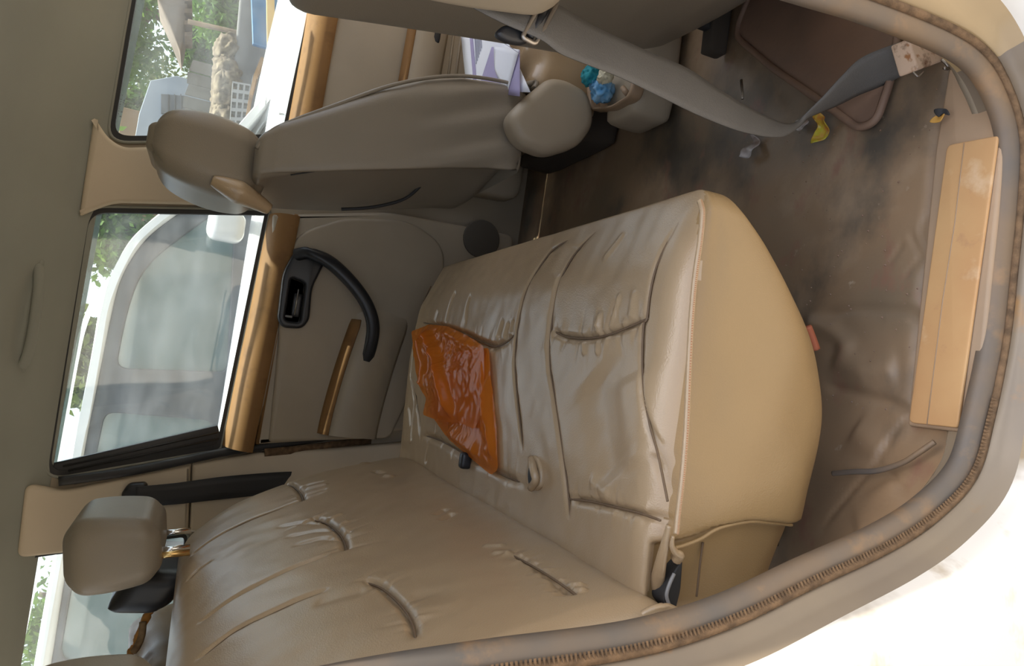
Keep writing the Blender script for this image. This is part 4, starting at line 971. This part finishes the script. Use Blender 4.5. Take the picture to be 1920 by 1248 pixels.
# mirror
mc = U(424, 424, y=2.20)
rbox('mirror_housing', mc, (.11, .10, .125), .035, M_['car_white'], car, (10, 10, 10))
rbox('mirror_arm', (mc[0]+.03, 2.275, mc[2]-.04), (.05, .10, .035), .01, M_['car_frame'], car)
# roof rail
rl = catmull([U(a, b, y=YC+.06) for a, b in [(208, 520), (200, 530), (176, 563), (156, 613), (144, 663), (130, 738), (108, 863), (70, 1060), (40, 1200)]], 6)
sweep('roof_rail', rl, [(-.009, -.008), (.004, -.009), (.008, 0), (.004, .009), (-.009, .008)], M_['car_white'], car, up=(0, 0, 1))
for (x, z) in ((-.62, 1.19), (-1.3, 1.19)): rbox('rail_foot', (x, YC+.06, z), (.07, .03, .09), .01, M_['car_frame'], car)
for xx in (1.35, -1.35):
    w = sweep('wheel', [(xx, 2.23, GZ+.30), (xx, 2.43, GZ+.30)], circ(.30, 28), M_['rubber'], car)
    sweep('hub_cap', [(xx, 2.22, GZ+.30), (xx, 2.24, GZ+.30)], circ(.17, 20), M_['steel'], w)
# things seen inside it: light headlining patch and seat tops
rbox('cabin_seat', (-.02, 2.9, .62), (.14, .5, .62), .05, M_['car_dark'], car)
rbox('cabin_seat', (-.85, 2.9, .60), (.14, 1.0, .56), .05, M_['car_dark'], car)

# ---- trees
def tree(x, y, zc, r, label, m, n, seed, trunk=True, squash=.8, leaf=.052):
    n = int(n*1.7)
    rng = np.random.default_rng(seed); t = empty('tree', (x, y, GZ), label, 'tree', 'trees beyond the parked car')
    nb = 14; cen = rng.normal(size=(nb, 3)); cen /= np.linalg.norm(cen, axis=1)[:, None]; cen *= rng.uniform(.25, .8, (nb, 1))
    V, F_ = [], []
    for k in range(n):
        b = cen[k % nb]; p = b+rng.normal(size=3)*.20; p = np.array([x, y, zc])+p*np.array([r, r, r*squash])
        a = rng.normal(size=3); a /= np.linalg.norm(a); c = np.cross(a, rng.normal(size=3)); c /= np.linalg.norm(c); L = leaf*rng.uniform(.6, 1.3)
        o = len(V); V += [p-a*L, p+c*L*.42, p+a*L, p-c*L*.42]; F_.append((o, o+1, o+2, o+3))
    mesh('crown', V, F_, m, t, False)
    tube('trunk', catmull([(x, y, GZ), (x+.06*r, y, (GZ+zc)/2-.2), (x-.03*r, y, zc-.1*r), (x+.02, y, zc+.4*r)], 5), .10*max(r, .8), M_['bark'], t, 8, up=(0, 1, 0), scale=np.linspace(1.1, .3, 16))
    for k in range(5):
        b = cen[k]*np.array([r, r, r*squash])*.9
        tube('branch', catmull([(x, y, zc-.35*r), (x+b[0]*.5, y+b[1]*.5, zc-.15*r+b[2]*.4), (x+b[0], y+b[1], zc+b[2])], 4), .028*r, M_['bark'], t, 6, up=(0, 1, 0), scale=np.linspace(1, .3, 9))
    return t
tree(3.9, 9.5, 2.35, 1.1, 'bright green tree above the brown eave in the front window', M_['leaves'], 5200, 1)
tree(3.55, 12.5, 2.50, 1.25, 'olive tree in the middle of the front window', M_['leaves2'], 5200, 2)
tree(1.75, 10.2, 1.70, .42, 'low green bush by the pale wall', M_['leaves'], 2600, 3, leaf=.045)
tree(1.0, 8.2, 2.10, .75, 'green tree over the bonnet end of the white car roof', M_['leaves'], 3600, 4)
tree(3.6, 7.75, 1.12, .48, 'light green bush under the brown eave', M_['leaves'], 2800, 6, leaf=.045)
cx_ = U(372, 92, y=8.9)
tree(cx_[0], 8.9, cx_[2], .42, 'leafy bush between the brown eave and the tin fence', M_['leaves'], 2600, 9, leaf=.045)
tree(-2.9, 8.5, 1.65, .85, 'green tree seen through the rearmost window', M_['leaves'], 3600, 5)
tree(-.6, 13, 2.3, .9, 'distant dark tree behind the roof rail', M_['leaves2'], 3000, 8, leaf=.1)

# ---- buildings and yard clutter, each at its own distance
def slab(name, pxs, y0, th, m, parent=None, bev=.0, holes=()):
    return plate(name, [(U(a, b, y=y0)[0], U(a, b, y=y0)[2]) for a, b in pxs], m, parent, holes, y0, y0+th, bev)
def to_ground(pts): return pts
def wall_from(name, xl, xr, z1, y, th, m, parent=None): return plate(name, [(xl, GZ), (xr, GZ), (xr, z1), (xl, z1)], m, parent, (), y, y+th)
hb = empty('white_building', (1.9, 8.0, GZ), 'pale white building with a dark grey window', 'building')
a = U(268, 205, y=8.0); b = U(280, 150, y=8.0); c_ = U(355, 150, y=8.0)
plate('wall', [(a[0]-.5, GZ), (b[0]+.12, GZ), (b[0]+.12, U(330, 148, y=8)[2]), (b[0], U(282, 150, y=8)[2]), (a[0]-.05, U(262, 205, y=8)[2]), (a[0]-.5, U(262, 205, y=8)[2])], M_['wall_pale'], hb, (), 8.0, 8.2, .01)
slab('window', [(302, 176), (302, 212), (350, 212), (352, 180)], 7.97, .04, M_['wall_dark'], hb)
for k in range(3): slab('window_bar', [(314+k*12, 176), (314+k*12, 212), (316+k*12, 212), (316+k*12, 176)], 7.95, .02, M_['conc'], hb)
ob = empty('orange_wall', (1.2, 9.2, GZ), 'orange mud wall at the left of the white building', 'wall')
p, p2 = U(225, 255, y=9.2), U(230, 200, y=9.2)
plate('wall', [(p[0]-1.0, GZ), (p2[0], GZ), (p2[0], p2[2]), (p[0]-1.0, p[2])], M_['mud'], ob, (), 9.2, 9.4, .01)
for k in range(3): tube('post', [(p[0]-.1+.28*k, 9.16, GZ), (p[0]-.1+.28*k, 9.16, p[2])], .03, M_['wood'], ob, 6)
tf = empty('tin_fence', (2.5, 7.4, GZ), 'weathered upright tin sheet fence beside the trees', 'fence')
p, p2 = U(362, 110, y=7.4), U(354, 215, y=7.4); xl, xr = p2[0]-.3, p[0]
n = 7
for k in range(n):
    x0 = xl+(xr-xl)*k/n; x1 = xl+(xr-xl)*(k+1)/n-.01
    plate('tin_sheet', [(x0, GZ), (x1, GZ), (x1, p[2]+.03*(k % 2)), (x0, p[2]+.02)], M_['tin'], tf, (), 7.4+.02*(k % 2), 7.42+.02*(k % 2))
rh = empty('shelter_roof', (3.2, 6.6, GZ), 'brown pitched roof edge jutting in over the trees', 'roof')
slab('roofing', [(300, -120), (295, 0), (318, 50), (338, 100), (345, 62), (352, 0), (356, -120)], 6.6, .5, M_['eave'], rh, .02)
for k in range(4): slab('rafter_end', [(346, -6+22*k), (346, 2+22*k), (360, 2+22*k), (360, -6+22*k)], 6.55, .3, M_['bark'], rh)
q0 = U(352, 40, y=6.5); q1 = U(520, 78, y=6.5)
tube('prop_pole', [q0, q1, (q1[0]+.05, 6.5, GZ)], .022, M_['bark'], rh, 6, up=(0, 1, 0))
lg = empty('rubble_heap', (2.2, 6.2, GZ), 'pale straw and rubble heap on a low bank', 'heap')
for k, t in enumerate(np.linspace(0, 1, 11)):
    c = U(420-8*t, 85+140*t, y=6.2); blob('rubble_lump', (c[0], 6.32+.06*math.sin(k), c[2]-.05), (.13, .16, .10), k*1.7, M_['rubble'], lg, .3)
pb = U(436, 60, y=6.15); pe = U(430, 232, y=6.15)
plate('bank', round_poly([(pe[0]-.4, GZ), (pb[0]+.5, GZ), (pb[0]+.5, pb[2]), (pe[0]-.4, pe[2]-.02)], .05), M_['conc'], lg, (), 6.15, 6.6, .02)
bb = empty('breeze_block', (1.9, 5.9, GZ), 'pale pierced breeze block screen leaning on the bank', 'block screen')
Q = [np.array([U(a, b, y=5.9)[0], U(a, b, y=5.9)[2]]) for a, b in [(436, 152), (430, 240), (462, 240), (470, 158)]]
hol = []
for i in range(5):
    for j in range(3):
        s0, s1, t0, t1 = (i+.18)/5, (i+.82)/5, (j+.16)/3, (j+.84)/3
        bl = lambda s, t: Q[0]*(1-s)*(1-t)+Q[1]*s*(1-t)+Q[2]*s*t+Q[3]*(1-s)*t
        hol.append([bl(s0, t0), bl(s1, t0), bl(s1, t1), bl(s0, t1)])
plate('pierced_screen', Q, M_['block'], bb, hol, 5.9, 5.98)
plate('plinth', [(Q[2][0]-.1, GZ), (Q[3][0]+.1, GZ), (Q[3][0]+.1, Q[3][1]-.005), (Q[2][0]-.1, Q[2][1]-.005)], M_['conc'], bb, (), 5.92, 6.06)
bt = empty('blue_panel', (2.9, 5.4, GZ), 'blue painted panel with a yellow post beside it', 'panel')
p = [U(a, b, y=5.4) for a, b in [(468, -80), (474, 82), (500, 82), (502, -80)]]
plate('panel', [(p[1][0], GZ), (p[0][0], GZ), (p[0][0], p[0][2]), (p[1][0], p[1][2])], M_['bluep'], bt, (), 5.4, 5.45, .01)
yp = [U(506, -60, y=5.3), U(508, 88, y=5.3)]
sweep('yellow_beam', [yp[0], yp[1]], [(-.028, -.03), (.028, -.03), (.028, .03), (-.028, .03)], M_['yellowp'], bt, smooth=False)
for k, (a, b, cc, d) in enumerate([(470, 180, 492, 110), (462, 232, 480, 150), (486, 215, 500, 150), (478, 235, 496, 190), (500, 120, 480, 145)]):
    wd = sweep('wood_scrap', [U(a, b, y=5.0+.08*k), (U(a, b, y=5.0+.08*k)+U(cc, d, y=5.0+.08*k))/2+np.array([0, 0, .01]), U(cc, d, y=5.0+.08*k)], [(-.012, -.03), (.012, -.03), (.012, .03), (-.012, .03)], M_['wood'], None, smooth=False)
    tag(wd, ['long split plank leaning across the breeze blocks', 'split plank lowest beside the breeze blocks', 'short stub of timber nearest the bonnet', 'broken board end behind the passenger headrest', 'slanting board touching the blue panel'][k], 'plank', 'wood scraps over the bonnet')
tb = wall_from('timber_stack', 1.2, 2.2, U(486, 170, y=5.2)[2], 5.0, .5, M_['bark']); tag(tb, 'dark timber stack under the loose planks', 'timber')
# dark rear neighbour seen through the last window
nb_ = empty('tarp_wall', (-2.6, 5.6, GZ), 'grey wall with flaking blue paint beyond the last window', 'wall')
M_['flake'] = mat('flaking_blue_paint', (.20, .21, .22), .8, stains_shade=[(7, .55, .62, (.16, .36, .62), (1, 1, 3))])
plate('wall', [(-4.2, GZ), (-1.7, GZ), (-1.7, .95), (-4.2, .95)], M_['flake'], nb_, (), 5.6, 5.7)
